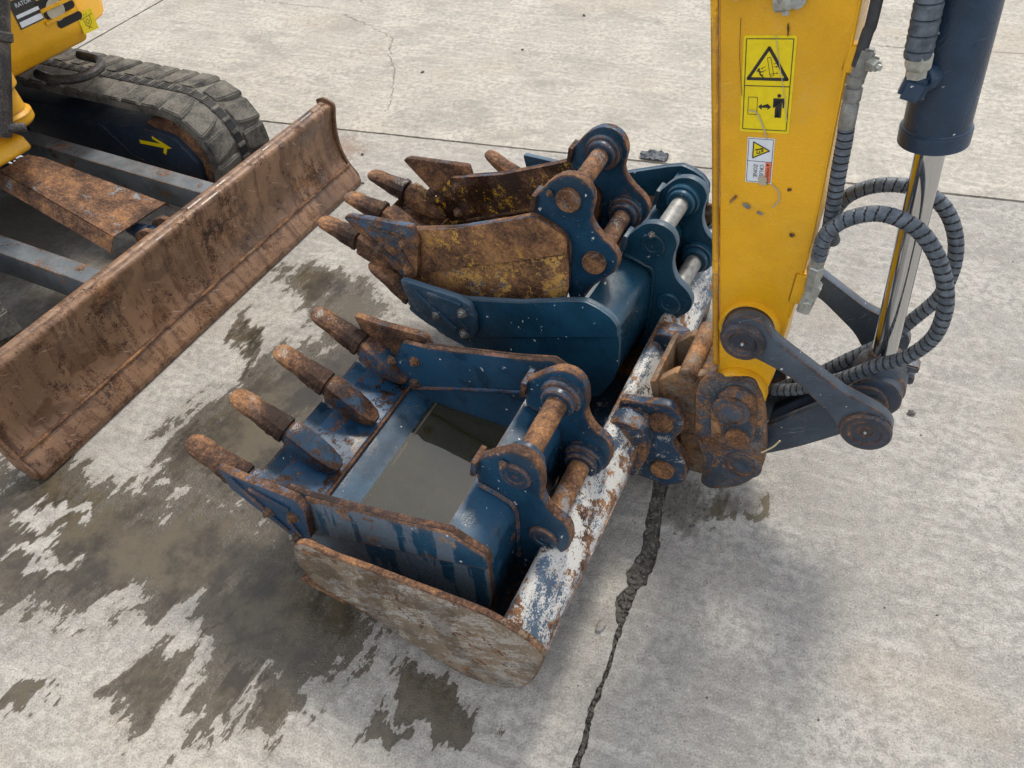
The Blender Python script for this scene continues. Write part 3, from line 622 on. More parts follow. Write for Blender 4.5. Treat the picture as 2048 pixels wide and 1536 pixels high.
# clean blue bucket behind it
dC = (-.066, .021)
fC = Fr('digging_bucket', 59, -.65, 1.58, 'clean dark blue wide bucket holding the rusty one, untouched paint', 'bucket', 'digger buckets nested on the yard')
EAR_C = spline([(-.535, .477), (-.494, .527), (-.465, .541), (-.441, .541), (-.417, .529), (-.405, .508), (-.403, .49), (-.407, .465), (-.406, .435), (-.398, .41), (-.385, .391), (-.367, .377), (-.352, .36), (-.344, .34), (-.346, .316), (-.357, .297), (-.379, .274), (-.398, .249), (-.411, .223), (-.424, .191), (-.444, .16), (-.47, .135)], 3, False)+[(-.4555, .22), (-.4555, .39), (-.48, .415), (-.535, .43)]
bucket(fC, 1.25, 1.912, [(-.877, .327), (-.714, .376), (-.578, .432), (-.536, .446), (-.503, .438), (-.473, .424), (-.454, .402), (-.451, .371), (-.447, .34), (-.445, .265), (-.459, .203), (-.487, .143)],
       [(-1.075, .205), (-.93, .165), (-.86, .135), (-.76, .112), (-.64, .10), (-.54, .104), (-.495, .135), (-.463, .2), (-.452, .26), (-.453, .36), (-.458, .39), (-.48, .408), (-.545, .425)], [(-.98, .168), (-1.0, .19), (-.93, .32)], [(-.91, .182), (-.70, .268), (-.451, .37)],
       EAR_C, ((1.47, 1.492), (1.69, 1.712)), ((-.461, .482), (-.402, .318)),
       [(-1.062, .345), (-.884, .347), (-.847, .333), (-.834, .295), (-.838, .24), (-.855, .212), (-.9, .196), (-.93, .186), (-1.042, .262)], [(-.954, .267), (-.871, .302), (-.872, .229)],
       (1.262, 1.42, 1.58, 1.74, 1.90), (-1.18, .335), (-1.055, .268), .145,
       dict(side='blue_new', side_far='blue_new', upper='blue_new', weld='blue_new', floor='blue_new', lip='blue_new', ear='blue_new', pin='zinc_dull', head='blue_new', cutter='blue_cut_new', cutter_far='blue_cut_new', bolt='zinc_dull', adapter='blue_cut_new', tooth='rust_tooth', rim='blue_rim_new', ear_rim='blue_rim_new', cut_rim='blue_rim_new'), None)
# rusty narrow bucket lying in the clean one
fB = Fr('digging_bucket', 62.5, -.75, 1.5, 'rusty narrow three-toothed bucket with yellow paint remains, lying in the clean blue bucket', 'bucket', 'digger buckets nested on the yard')
EAR_B = spline([(-.631, .623), (-.617, .642), (-.589, .677), (-.559, .699), (-.53, .703), (-.504, .693), (-.488, .671), (-.484, .647), (-.488, .619), (-.489, .599), (-.478, .578), (-.457, .556), (-.434, .538), (-.42, .518), (-.416, .496), (-.426, .468), (-.454, .437), (-.478, .407), (-.503, .359), (-.53, .33)], 3, False)+[(-.545, .38), (-.545, .52), (-.58, .56), (-.628, .575)]
bucket(fB, 1.36, 1.635, [(-.967, .463), (-.837, .5), (-.686, .562), (-.627, .589), (-.585, .575), (-.553, .558), (-.539, .544), (-.537, .51), (-.535, .455), (-.534, .40), (-.545, .35), (-.57, .31)],
       [(-1.185, .335), (-1.03, .295), (-.95, .275), (-.85, .262), (-.73, .256), (-.63, .262), (-.58, .30), (-.548, .36), (-.541, .42), (-.540, .5), (-.545, .53), (-.57, .548), (-.635, .57)], [(-1.06, .29), (-1.10, .32), (-1.0, .455)], [(-1.01, .302), (-.79, .395), (-.539, .505)],
       EAR_B, ((1.375, 1.397), (1.60, 1.622)), ((-.542, .643), (-.475, .487)),
       [(-1.166, .464), (-1.145, .474), (-.952, .489), (-.94, .441), (-.962, .329), (-.99, .305), (-1.01, .312)], [(-1.064, .395), (-.984, .429), (-.986, .344)],
       (1.368, 1.50, 1.626), (-1.268, .405), (-1.155, .377), .128,
       dict(side='rust_blue_yellow', side_far='rust_inside', upper='rust_yellow', weld='rust_inside', floor='rust_inside', lip='rust_inside', ear='blue_ear', pin='rust_pin', head='rust_pin', cutter='rust_cut', cutter_far='rust_plate', bolt='bolt', adapter='rust_adapter_y', tooth='rust_tooth', rim='rust_edge', ear_rim='rust_edge', cut_rim='rust_edge'), None, heads='flat', drop=.06)

# wide toothless bucket under them, on the machine's coupler
fD = Fr('ditching_bucket', 61.5, -.5, 1.22, 'wide shallow toothless bucket with white worn back beam, under the other buckets', 'bucket', 'digger buckets nested on the yard')
SIDE_D = [(-.778, .307), (-.712, .301), (-.628, .315), (-.531, .326), (-.438, .338), (-.37, .345), (-.327, .336), (-.294, .322), (-.268, .308), (-.253, .285), (-.253, .259), (-.263, .204), (-.278, .142), (-.302, .084), (-.343, .041), (-.396, .012), (-.452, .004), (-.516, .018), (-.573, .043), (-.64, .078), (-.72, .104), (-.792, .128), (-.827, .185), (-.824, .235), (-.811, .275)]
for k, ys in enumerate(((.521, .536), (1.915, 1.93))):
    fD.part('side_plate', prism(fD, rc(SIDE_D, .02, 3), *ys, .005, 3, em=True), ['dirty_side', 'rust_plate'])
fD.part('floor_shell', shell(fD, spline([(-.74, .102), (-.66, .078), (-.573, .044), (-.516, .02), (-.452, .006), (-.396, .014), (-.343, .043), (-.302, .086), (-.278, .144), (-.265, .204)], 4, False), .533, 1.918, .010), 'ear_white')
fD.part('cutting_edge', prism(fD, rc([(-.835, .112), (-.835, .128), (-.73, .112), (-.72, .094)], .004, 2), .519, 1.932, .003), 'rust_plate')
fD.part('back_beam', prism(fD, rc([(-.356, .268), (-.342, .288), (-.322, .287), (-.272, .222), (-.266, .19), (-.285, .165), (-.34, .20)], .012, 4), .534, 1.917, .002), 'tube_white')
EAR_D = spline([(-.339, .275), (-.333, .311), (-.29, .322), (-.234, .339), (-.208, .331), (-.188, .305), (-.185, .274), (-.199, .24), (-.197, .214), (-.172, .181), (-.158, .134), (-.163, .091), (-.203, .054)], 4, False)+[(-.28, .06), (-.33, .15)]
for k, (ya, yb) in enumerate(((1.13, 1.152), (1.368, 1.39))):
    e = fD.part('ear', prism(fD, EAR_D, ya, yb, .003, em=True), ['ear_white', 'rust_edge'])
    fD.part('gusset', prism(fD, rc([(-.352, .20), (-.345, .285), (-.315, .303), (-.262, .296), (-.245, .20), (-.27, .12), (-.33, .15)], .01, 3), *((1.075, 1.13) if k == 0 else (1.39, 1.44)), .006), 'ear_white', e)
for a, z in ((-.236, .283), (-.216, .118)):
    p = fD.part('pin', cyl(fD.v(a, 1.15, z), (0, 1, 0), .22, .0225), 'rust_pin')
    for yy, sg in ((1.13, -1), (1.39, 1)): fD.part('pin_head', lathe(fD.v(a, yy, z), (0, sg, 0), [(0, .029), (.008, .029), (.010, .027), (.010, .005), (.008, .004), (.008, 0)], 30), 'rust_pin', p)
# ------------------------------------------------------------------ excavator arm on the right
fE = Fr('excavator_arm', 61.5, -.1, 1.26, 'yellow excavator arm with blue ram and hoses, warning stickers on its side', 'excavator arm')
P = fE.part; v = fE.v
stick_o = rc([(-.36, 1.8), (-.265, 1.205), (-.221, .93), (-.169, .593), (-.146, .44), (-.146, .40), (-.125, .367), (-.09, .355), (-.058, .368), (-.041, .40), (-.034, .464), (-.037, .549), (-.036, .666), (-.038, .801), (-.056, 1.056), (-.065, 1.189), (-.11, 1.8)], .01, 3)
stick = P('stick', prism(fE, stick_o, 1.185, 1.335, .006, 3), 'yellow')
# weld ridge along the left edge
P('edge_flange', prism(fE, [(-.3745, 1.795), (-.2775, 1.205), (-.2335, .93), (-.1815, .593), (-.159, .45), (-.147, .45), (-.170, .593), (-.222, .93), (-.266, 1.205), (-.361, 1.795)], 1.182, 1.194, .002), 'yellow_worn', stick)
P('side_seam', sweep([v(-.0385, 1.1865, .62), v(-.040, 1.1865, .80), v(-.058, 1.1865, 1.056), v(-.067, 1.1865, 1.19), v(-.112, 1.1865, 1.79)], .003, 6), 'yellow', stick)
for a, z, r in ((-.104, .578, .058), (-.091, .405, .056)):
    for yy, sg in ((1.186, -1), (1.334, 1)):
        P('boss', lathe(v(a, yy, z), (0, sg, 0), [(0, r), (.018, r), (.024, r-.004), (.024, r-.016), (.02, r-.017), (.02, .02)], 36), 'yellow', stick)
for z0, a0, h0 in ((.69, -.036, .07), (1.108, -.053, .042)):
    P('hose_bracket', box(v(a0, 1.192, z0), .026, .02, h0, None, .003), 'yellow', stick)
# linkage
link = rc([(-.149, .576), (-.148, .609), (-.133, .640), (-.104, .655), (-.075, .648), (-.055, .621), (-.036, .607), (.097, .533), (.126, .525), (.159, .515), (.185, .50), (.201, .475), (.199, .444), (.179, .418), (.148, .411), (.12, .426), (.092, .464), (.007, .529), (-.035, .546), (-.085, .56), (-.122, .556)], .02, 3)
for k, (ya, yb) in enumerate(((1.118, 1.142), (1.378, 1.402))):
    l = P('link_plate', prism(fE, link, ya, yb, .0025), 'navy')
    of, sg = (ya, -1) if k == 0 else (yb, 1)
    P('pin_boss', lathe(v(-.103, of, .593), (0, sg, 0), [(-.001, .043), (.004, .043), (.011, .039), (.012, .029), (.004, .022), (.004, .005), (.009, .0045), (.009, 0)], 34), 'navy_boss', l)
    P('pin_boss', lathe(v(.156, of, .455), (0, sg, 0), [(-.001, .047), (.006, .047), (.010, .044), (.010, .030), (.007, .028), (.005, .014), (.003, .012), (.003, .004), (.006, .003), (.006, 0)], 34), 'navy_boss', l)
    P('spacer', lathe(v(-.103, (yb if k == 0 else ya), .593), (0, -sg, 0), [(0, .048), (.02, .048), (.02, .03)], 30), 'black_metal', l)
    P('grease_nipple', lathe(v(-.103, of+sg*.006, .593), (0, sg, 0), [(0, .004), (.004, .004), (.007, .003), (.009, .0015), (.0095, 0)], 12), 'zinc', l)
    P('grease_nipple', lathe(v(.156, of+sg*.004, .455), (0, sg, 0), [(0, .004), (.004, .004), (.006, .003), (.008, 0)], 12), 'zinc', l)
P('pivot_pin', cyl(v(-.103, 1.142, .593), (0, 1, 0), .236, .024), 'black_metal')
P('pivot_pin', cyl(v(.156, 1.142, .455), (0, 1, 0), .236, .024), 'black_metal')
l2 = rc([(-.06, .17), (-.078, .21), (-.055, .25), (-.02, .30), (.021, .353), (.075, .42), (.115, .488), (.16, .497), (.19, .46), (.185, .425), (.133, .353), (.06, .271), (0, .215)], .02, 3)
bl = P('bucket_link', prism(fE, l2, 1.192, 1.21, .003), 'navy'); P('link_plate', prism(fE, l2, 1.31, 1.328, .003), 'navy', bl)
P('cross_plate', prism(fE, rc([(-.02, .255), (.03, .32), (.10, .402), (.108, .394), (.04, .31), (-.01, .245)], .003, 2), 1.21, 1.31, .002), 'navy_frame', bl)
# hydraulic ram
ax = Vector((-.06, 0, .458)).normalized(); base = v(.157, 1.26, .46)
rod = P('ram_rod', cyl(base+ax*.03, ax, .56, .0225, .002, 40), 'chrome')
P('rod_end', lathe(base+ax*.02, ax, [(0, .048), (.03, .044), (.045, .032), (.052, .027), (.058, .0262), (.06, .0228)], 40), 'navy_boss', rod)
P('rod_eye', lathe(v(.157, 1.20, .46), (0, 1, 0), [(0, .044), (.004, .05), (.03, .05), (.034, .054), (.086, .054), (.09, .05), (.116, .05), (.12, .044)], 40), 'navy_boss', rod)
for dz in (-.012, .02): P('stop_lug', box(v(.208, 1.30, .465+dz), .03, .03, .018, None, .003), 'navy', rod)
br = P('ram_barrel', lathe(base+ax*.515, ax, [(0, .026), (0, .046), (.003, .049), (.026, .050), (.028, .0505), (.030, .0475), (.85, .0475)], 44), 'barrel')
P('gland_ring', lathe(base+ax*.516, ax, [(.0, .047), (.001, .0515), (.024, .0518), (.026, .049)], 44), 'barrel', br)
pz = base+ax*.63
P('port_boss', cyl(pz+Vector((-.02, -.035, .0)), (-.55, -.83, 0), .022, .019, .004, 20), 'barrel', br)
P('elbow_fitting', box(v(.036, 1.2, 1.075), .036, .03, .034, Matrix.Rotation(.15, 3, 'Y'), .006), 'barrel', br)
P('elbow_fitting', lathe(v(.033, 1.2, 1.09), (-.13, 0, 1), [(0, .0145), (.012, .0145), (.012, .017), (.016, .0185), (.034, .0185), (.037, .016)], 6), 'zinc', br)
def hose(name, pts, r=.0128, rib=.17, pitch=.0155, mat='hose', slant=1.): return P(name, sweep([v(*p) for p in pts], r, 16, None, rib, pitch, slant), [mat, 'dark'])
hose('ram_hose', [(.027, 1.2, 1.118), (.022, 1.2, 1.16), (.014, 1.2, 1.22), (-.01, 1.2, 1.4), (-.03, 1.2, 1.6)], .0185, .16, .021, 'hose', 0)
hose('hose', [(-.019, 1.17, .775), (-.02, 1.17, .818), (-.006, 1.17, .849), (.019, 1.17, .871), (.05, 1.17, .883), (.084, 1.17, .88), (.119, 1.17, .863), (.153, 1.17, .827), (.181, 1.17, .779), (.198, 1.17, .726), (.2, 1.175, .663), (.176, 1.185, .598), (.137, 1.2, .547), (.10, 1.205, .498), (.057, 1.21, .452), (.016, 1.22, .409), (-.03, 1.23, .378)])
hose('hose', [(-.02, 1.33, .735), (-.018, 1.33, .775), (-.002, 1.33, .81), (.033, 1.33, .837), (.079, 1.33, .848), (.122, 1.33, .84), (.159, 1.33, .814), (.19, 1.33, .764), (.206, 1.33, .702), (.204, 1.325, .643), (.18, 1.32, .584), (.145, 1.31, .515), (.093, 1.30, .456), (.054, 1.29, .412), (.011, 1.28, .372), (-.03, 1.27, .335)])
hose('hose', [(-.037, 1.185, 1.008), (-.034, 1.185, .986), (-.029, 1.185, .935), (-.023, 1.187, .881), (-.018, 1.195, .833), (-.010, 1.22, .79), (-.006, 1.27, .75)], .012, .16, .0125, 'hose', 0)
P('hose', sweep([v(-.047, 1.185, 1.10), v(-.046, 1.185, 1.144), v(-.046, 1.185, 1.19), v(-.07, 1.185, 1.5), v(-.09, 1.185, 1.75)], .0085, 12), 'hose_dark')
fit = P('hose_fitting', lathe(v(-.0370, 1.185, 1.004), (-.09, 0, 1), [(0, .011), (.004, .0125), (.04, .0125), (.044, .010), (.046, .0105), (.046, .013), (.066, .013), (.066, .010), (.072, .010), (.072, .013), (.084, .013), (.084, .007), (.11, .0065)], 18), 'zinc_dull')
P('clamp_plate', box(v(-.040, 1.183, 1.105), .022, .016, .046, Matrix.Rotation(.1, 3, 'Y'), .003), 'zinc_dull', fit)
P('clamp_bolt', hexbolt(v(-.029, 1.180, 1.108), (.7, -.6, 0), .009, .012), 'zinc', fit)
fit = P('hose_fitting', lathe(v(-.0165, 1.174, .705), (-.03, -.02, 1), [(0, .0125), (.03, .0125), (.032, .0145), (.05, .0145), (.052, .012), (.078, .0125), (.08, .014), (.09, .014)], 6), 'zinc')
P('fitting_block', box(v(-.0145, 1.178, .683), .024, .026, .066, Matrix.Rotation(.12, 3, 'Y'), .003), 'zinc', fit)
P('bolt', hexbolt(v(-.014, 1.165, .677), (0, -1, 0), .0075, .006), 'zinc', fit)
P('hose_fitting', lathe(v(-.02, 1.33, .66), (0, 0, 1), [(0, .0125), (.03, .0125), (.032, .0145), (.05, .0145), (.052, .012), (.08, .013)], 6), 'zinc')
for a, z, an in ((-.232, 1.185, -.05), (-.162, 1.172, .35)):
    t = P('pipe_fitting', lathe(v(a, 1.172, z), (an, -.15, -1), [(-.10, .014), (-.02, .014), (-.02, .018), (.0, .018), (.004, .0155), (.006, .006), (.012, .005)], 6), 'zinc')
P('pipe_fitting', lathe(v(-.147, 1.168, 1.185), (.2, -1, .1), [(-.02, .014), (0, .014), (.006, .012), (.006, .008), (.004, .007), (.004, 0)], 18), 'zinc')
P('steel_pipe', sweep([v(-.165, 1.168, 1.18), v(-.18, 1.165, 1.25), v(-.22, 1.165, 1.45), v(-.26, 1.165, 1.7)], .011, 12), 'zinc_dull')
P('steel_pipe', sweep([v(-.235, 1.17, 1.2), v(-.25, 1.168, 1.3), v(-.29, 1.168, 1.5), v(-.33, 1.168, 1.72)], .011, 12), 'zinc_dull')
# quick coupler
cp = rc([(-.178, .400), (-.158, .447), (-.128, .441), (-.095, .459), (-.068, .459), (-.045, .430), (-.024, .365), (-.005, .275), (.001, .224), (-.013, .16), (-.045, .112), (-.099, .075), (-.125, .085), (-.128, .174), (-.16, .25), (-.166, .3)], .02, 3)
hook = rc([(-.150, .43), (-.175, .405), (-.235, .392), (-.268, .352), (-.262, .318), (-.262, .262), (-.246, .254), (-.214, .256), (-.204, .24), (-.194, .17), (-.20, .146), (-.242, .147), (-.24, .09), (-.2, .076), (-.12, .08), (-.06, .11), (-.05, .2), (-.07, .33)], .008, 3)
q = P('quick_coupler', prism(fE, hook, 1.182, 1.206, .003), 'coupler_in')
P('hook_plate', prism(fE, hook, 1.314, 1.338, .003), 'coupler_in', q)
P('web_plate', prism(fE, rc([(-.16, .40), (-.20, .385), (-.195, .372), (-.155, .385), (-.115, .30), (-.10, .12), (-.088, .12), (-.10, .31)], .004, 2), 1.206, 1.314, .003), 'coupler_in', q)
P('latch_ram', cyl(v(-.185, 1.26, .20), (.6, 0, .35), .11, .022, .003), 'coupler_in', q)
for k, (ya, yb) in enumerate(((1.150, 1.170), (1.350, 1.37))): P('side_plate', prism(fE, cp, ya, yb, .003, 2), 'coupler', q)
P('front_tube', cyl(v(-.205, 1.172, .398), (0, 1, 0), .176, .021, .003), 'coupler_in', q)
P('guide_plate', prism(fE, rc([(-.285, .352), (-.272, .358), (-.250, .268), (-.262, .263)], .003, 2), 1.172, 1.348, .003), 'coupler_in', q)
P('spacer_tube', cyl(v(-.135, 1.168, .35), (0, 1, 0), .184, .026, .003), 'coupler_in', q)
P('tongue', prism(fE, rc([(-.131, .372), (-.128, .415), (-.105, .442), (-.072, .442), (-.05, .418), (-.037, .345), (-.036, .30), (-.05, .265), (-.09, .262)], .02, 4), 1.136, 1.149, .0025), 'coupler', q)
P('pin_boss', lathe(v(-.094, 1.137, .378), (0, -1, 0), [(-.002, .040), (.004, .040), (.007, .034), (.007, .026), (.012, .023), (.014, .018), (.014, 0)], 30), 'coupler', q)
P('pin', lathe(v(-.069, 1.134, .303), (0, -1, 0), [(-.004, .026), (.004, .026), (.006, .024), (.005, .0)], 30), 'rust_pin', q)
P('pin', lathe(v(-.043, 1.152, .200), (0, -1, 0), [(-.002, .043), (.003, .043), (.006, .038), (.006, .03), (.003, .028), (.005, .02), (.005, .012), (.004, .010), (.004, 0)], 34), 'coupler', q)
P('latch_plate', prism(fE, rc([(-.138, .358), (-.119, .36), (-.089, .273), (-.095, .262), (-.124, .272)], .004, 2), 1.140, 1.151, .003), 'coupler_in', q)
for a, z in ((-.124, .335), (-.108, .285)): P('bolt', hexbolt(v(a, 1.14, z), (0, -1, 0), .0065, .004), 'coupler_in', q)
# a straw caught behind the coupler
s_ = tag(obj('straw', sweep([fE.v(-.012, 1.13, .285), fE.v(.006, 1.132, .31), fE.v(.016, 1.134, .335)], .0018, 6), 'straw'), 'pale dry straw stuck behind the coupler under the links', 'straw')
s_.matrix_world = fE.o.matrix_basis
# ---- stickers
def sticker(name, parent, mapf, els):
    """els: (list of (u, v) outlines, material index, layer)"""
    b = bmesh.new(); mats = ['st_yellow', 'st_black', 'st_white', 'st_orange', 'navy']
    for outs, mi, ly in els:
        vs = [b.verts.new(mapf(x, y, ly)) for x, y in outs]
        try: f_ = b.faces.new(vs); f_.material_index = mi
        except ValueError: pass
    bmesh.ops.triangulate(b, faces=b.faces)
    me = bpy.data.meshes.new(name); b.to_mesh(me); b.free()
    return obj(name, me, mats, parent)
def bar(p, q, w):
    p, q = Vector(p), Vector(q); n = (q-p).normalized(); n = Vector((-n.y, n.x))*w/2; return [tuple(p+n), tuple(q+n), tuple(q-n), tuple(p-n)]
def circ(c, r, n=20): return [(c[0]+r*math.cos(6.2832*i/n), c[1]+r*math.sin(6.2832*i/n)) for i in range(n)]
def frame(pts, w):
    n = len(pts); return [bar(pts[i], pts[(i+1) % n], w) for i in range(n)]
def tri_frame(T, w): return frame(T, w)+[circ(p, w/2, 12) for p in T]
def text(s, size):
    cu = bpy.data.curves.new('txt', 'FONT'); cu.body = s; cu.size = size; cu.resolution_u = 3; o = bpy.data.objects.new('txt', cu); COL.objects.link(o)
    dg = bpy.context.evaluated_depsgraph_get(); me = bpy.data.meshes.new_from_object(o.evaluated_get(dg))
    polys = [[(me.vertices[i].co.x, me.vertices[i].co.y) for i in p.vertices] for p in me.polygons]
    bpy.data.objects.remove(o); bpy.data.meshes.remove(me); bpy.data.curves.remove(cu); return polys
def on_stick(o, ang):
    c, s = math.cos(ang), math.sin(ang)
    return lambda x, y, ly: v(o[0]+x*c-y*s, 1.185-.0006-.0004*ly, o[1]+x*s+y*c)
E1 = [(rc([(-.0385, .076), (.0385, .076), (.0385, -.076), (-.0385, -.076)], .004), 0, 0)]
for b_ in frame([(-.034, .071), (.034, .071), (.034, -.071), (-.034, -.071)], .0013): E1.append((b_, 1, 1))
E1.append((bar((-.034, .0), (.034, .0), .0013), 1, 1))
for b_ in tri_frame([(0, .058), (-.029, .011), (.029, .011)], .0048): E1.append((b_, 1, 1))
for b_ in frame([(-.002, .043), (.003, .044), (.009, .017), (.004, .015)], .0008): E1.append((b_, 1, 1))
for b_ in [circ((-.0135, .0255), .0018), bar((-.017, .0235), (-.009, .0215), .0018), bar((-.0125, .0225), (-.0105, .0165), .0022), bar((-.0105, .0165), (-.0065, .0175), .0016), bar((-.0105, .0165), (-.006, .0135), .0016),
           bar((-.004, .030), (-.009, .0275), .0008), bar((-.003, .025), (-.0075, .0225), .0008), bar((.007, .034), (.012, .0355), .0008), bar((.008, .030), (.0125, .030), .0008), bar((.002, .0185), (.014, .0205), .0008)]: E1.append((b_, 1, 1))
for tx, ty, s_ in ((-.0095, .0272, -1), (-.008, .0222, -1), (.0125, .0357, 1), (.013, .030, 1), (.0145, .0205, 1)): E1.append(([(tx+s_*.0012, ty), (tx-s_*.0014, ty+.0014), (tx-s_*.0014, ty-.0014)], 1, 1))
for b_ in frame([(-.027, -.018), (-.013, -.018), (-.013, -.046), (-.027, -.046)], .0009): E1.append((b_, 1, 1))
E1.append(([(-.0115, -.033), (-.006, -.028), (-.006, -.0315), (.003, -.0315), (.003, -.028), (.0085, -.033), (.003, -.038), (.003, -.0345), (-.006, -.0345), (-.006, -.038)], 1, 1))
mx_ = .0195
for b_ in [circ((mx_, -.0145), .003), rc([(mx_-.0085, -.0185), (mx_+.0085, -.0185), (mx_+.0085, -.034), (mx_+.0062, -.034), (mx_+.0062, -.0215), (mx_+.005, -.0215), (mx_+.005, -.050), (mx_+.0009, -.050), (mx_+.0009, -.036), (mx_-.0009, -.036), (mx_-.0009, -.050), (mx_-.005, -.050), (mx_-.005, -.0215), (mx_-.0062, -.0215), (mx_-.0062, -.034), (mx_-.0085, -.034)], .001, 2)]: E1.append((b_, 1, 1))
for p_ in text('123456-78910', .004) if 0 else []: pass
sticker('warning_sticker', stick, on_stick((-.1655, 1.050), .135), E1)['label'] = 'yellow sticker with falling boom triangle and keep clear figure'
E2 = [([(-.0215, .0405), (.0215, .0405), (.0215, -.0405), (-.0215, -.0405)], 2, 0)]
for b_ in frame([(-.0195, .0385), (.0195, .0385), (.0195, -.0385), (-.0195, -.0385)], .0008): E2.append((b_, 1, 1))
E2.append((bar((-.0195, -.001), (.0195, -.001), .0008), 1, 1))
T2 = [(-.0115, .033), (.0145, .019), (-.0115, .005)]; E2.append((T2, 0, 1))
for b_ in tri_frame(T2, .0018): E2.append((b_, 1, 2))
for b_ in [bar((-.008, .019), (.004, .0225), .0022), bar((-.005, .0175), (-.005, .0125), .0014), bar((-.005, .013), (.001, .014), .0012), bar((-.001, .018), (-.001, .0145), .0014), bar((.002, .020), (.002, .0155), .0012), bar((.004, .022), (.004, .016), .0016)]: E2.append((b_, 1, 2))
E2.append(([(.0098, -.0018), (.0192, -.0018), (.0192, -.0382), (.0098, -.0382)], 3, 1))
def vtext(s, size, x, y):      # letters run down the sticker
    return [([(x+py, y-px) for px, py in poly], 1, 2) for poly in text(s, size)]
E2 += vtext('WARNING', .0068, .0122, -.0102)
E2.append(([(.0120, -.0040), (.0120, -.0086), (.0172, -.0063)], 1, 2))
E2 += vtext('CRUSH', .0088, .0012, -.0058); E2 += vtext('ZONE.', .0088, -.0088, -.0058)
sticker('warning_sticker', stick, on_stick((-.1525, .925), .125), E2)['label'] = 'small white and orange crush zone sticker'
# bare scuffs where the small sticker is torn and paint is scraped
def scuff(seed, a, z, w, h, mat, ang=0.):
    b = bmesh.new(); q_ = random.Random(seed); n = 26; vs = []
    for i in range(n):
        t = 6.2832*i/n; k = 1+.55*mnoise.noise(Vector((math.cos(t)*2, math.sin(t)*2, seed))); x, y = w*k*math.cos(t), h*k*math.sin(t)
        vs.append(b.verts.new(v(a+x*math.cos(ang)-y*math.sin(ang), 1.1826, z+x*math.sin(ang)+y*math.cos(ang))))
    b.faces.new(vs); return P('paint_scuff', b, mat, stick, 0)
scuff(3, -.141, .892, .007, .009, 'beige', .4); scuff(4, -.158, .838, .008, .005, 'zinc_dull', -.4); scuff(5, -.133, .829, .006, .003, 'zinc_dull', -.3); scuff(7, -.182, .846, .0025, .011, 'rust_dark', -.5)
scuff(8, -.072, .80, .005, .004, 'rust_dark'); scuff(9, -.152, 1.137, .0014, .010, 'rust_dark', .2); scuff(11, -.095, .885, .004, .003, 'rust_dark', .4)
for i, (pts, w, m) in enumerate([([(-.168, 1.128), (-.155, 1.09), (-.14, 1.05), (-.124, 1.0)], .0011, 'beige'), ([(-.185, 1.008), (-.172, 1.006), (-.158, .985), (-.148, .966)], .0022, 'beige'), ([(-.125, .888), (-.112, .878), (-.107, .862), (-.115, .846)], .0024, 'beige'), ([(-.222, 1.145), (-.214, 1.09), (-.200, 1.03)], .0009, 'rust_dark')]):
    L_ = spline(pts, 5, False); b = bmesh.new()
    for p_, q_ in zip(L_, L_[1:]):
        b.faces.new([b.verts.new(v(x, 1.1822, z)) for x, z in bar(p_, q_, w)])
    P('scratch', b, m, stick, 0)

# ------------------------------------------------------------------ mini excavator on the left
fM = Fr('mini_excavator', 62.5, -2.4, 1.31, 'yellow mini excavator with rusty dozer blade and rubber tracks, at left', 'excavator')
P = fM.part; v = fM.v
YN, YF = .543, 2.095
prof = spline([(-1.81, .318), (-1.785, .322), (-1.762, .312), (-1.768, .275), (-1.776, .235), (-1.779, .19), (-1.774, .14), (-1.757, .095), (-1.738, .068)], 4, False)
bk = [(a-.012, z-.001) for a, z in reversed(prof[6:])]
blade = P('dozer_blade', prism(fM, prof+[(-1.75, .062)]+bk+[(-1.80, .29), (-1.826, .29), (-1.83, .308)], YN, YF, .002), 'rust_blade')
P('top_tube', cyl(v(-1.796, YN+.002, .306), (0, 1, 0), YF-YN-.004, .021, .004, 28), 'rust_blade', blade)
P('cutting_edge', prism(fM, rc([(-1.752, .082), (-1.738, .083), (-1.700, .024), (-1.700, .004), (-1.714, .002)], .003, 2), YN-.003, YF+.003, .003), 'rust_blade', blade)
P('edge_weld', sweep([v(-1.736, YN+i*(YF-YN)/12, .084) for i in range(13)], .0045, 8), 'rust_plate', blade)
endp = spline([(-1.83, .325), (-1.80, .337), (-1.768, .330), (-1.752, .312), (-1.762, .26), (-1.769, .2), (-1.765, .14), (-1.745, .085), (-1.712, .04), (-1.712, .01)], 4, False)+[(-1.74, .004), (-1.79, .03), (-1.815, .15), (-1.82, .25)]
for ya, yb in ((YN-.012, YN-.0005), (YF+.0005, YF+.012)): P('end_plate', prism(fM, endp, ya, yb, .003), 'rust_blade', blade)
for y in (1.045, 1.545):
    P('blade_arm', prism(fM, rc([(-2.95, .30), (-1.80, .262), (-1.80, .17), (-2.95, .205)], .006, 2), y-.034, y+.034, .006), 'arm_grey')
    P('arm_gusset', prism(fM, rc([(-1.88, .262), (-1.79, .275), (-1.785, .12), (-1.83, .12), (-1.89, .175)], .005, 2), y-.045, y+.045, .004), 'rust_plate')
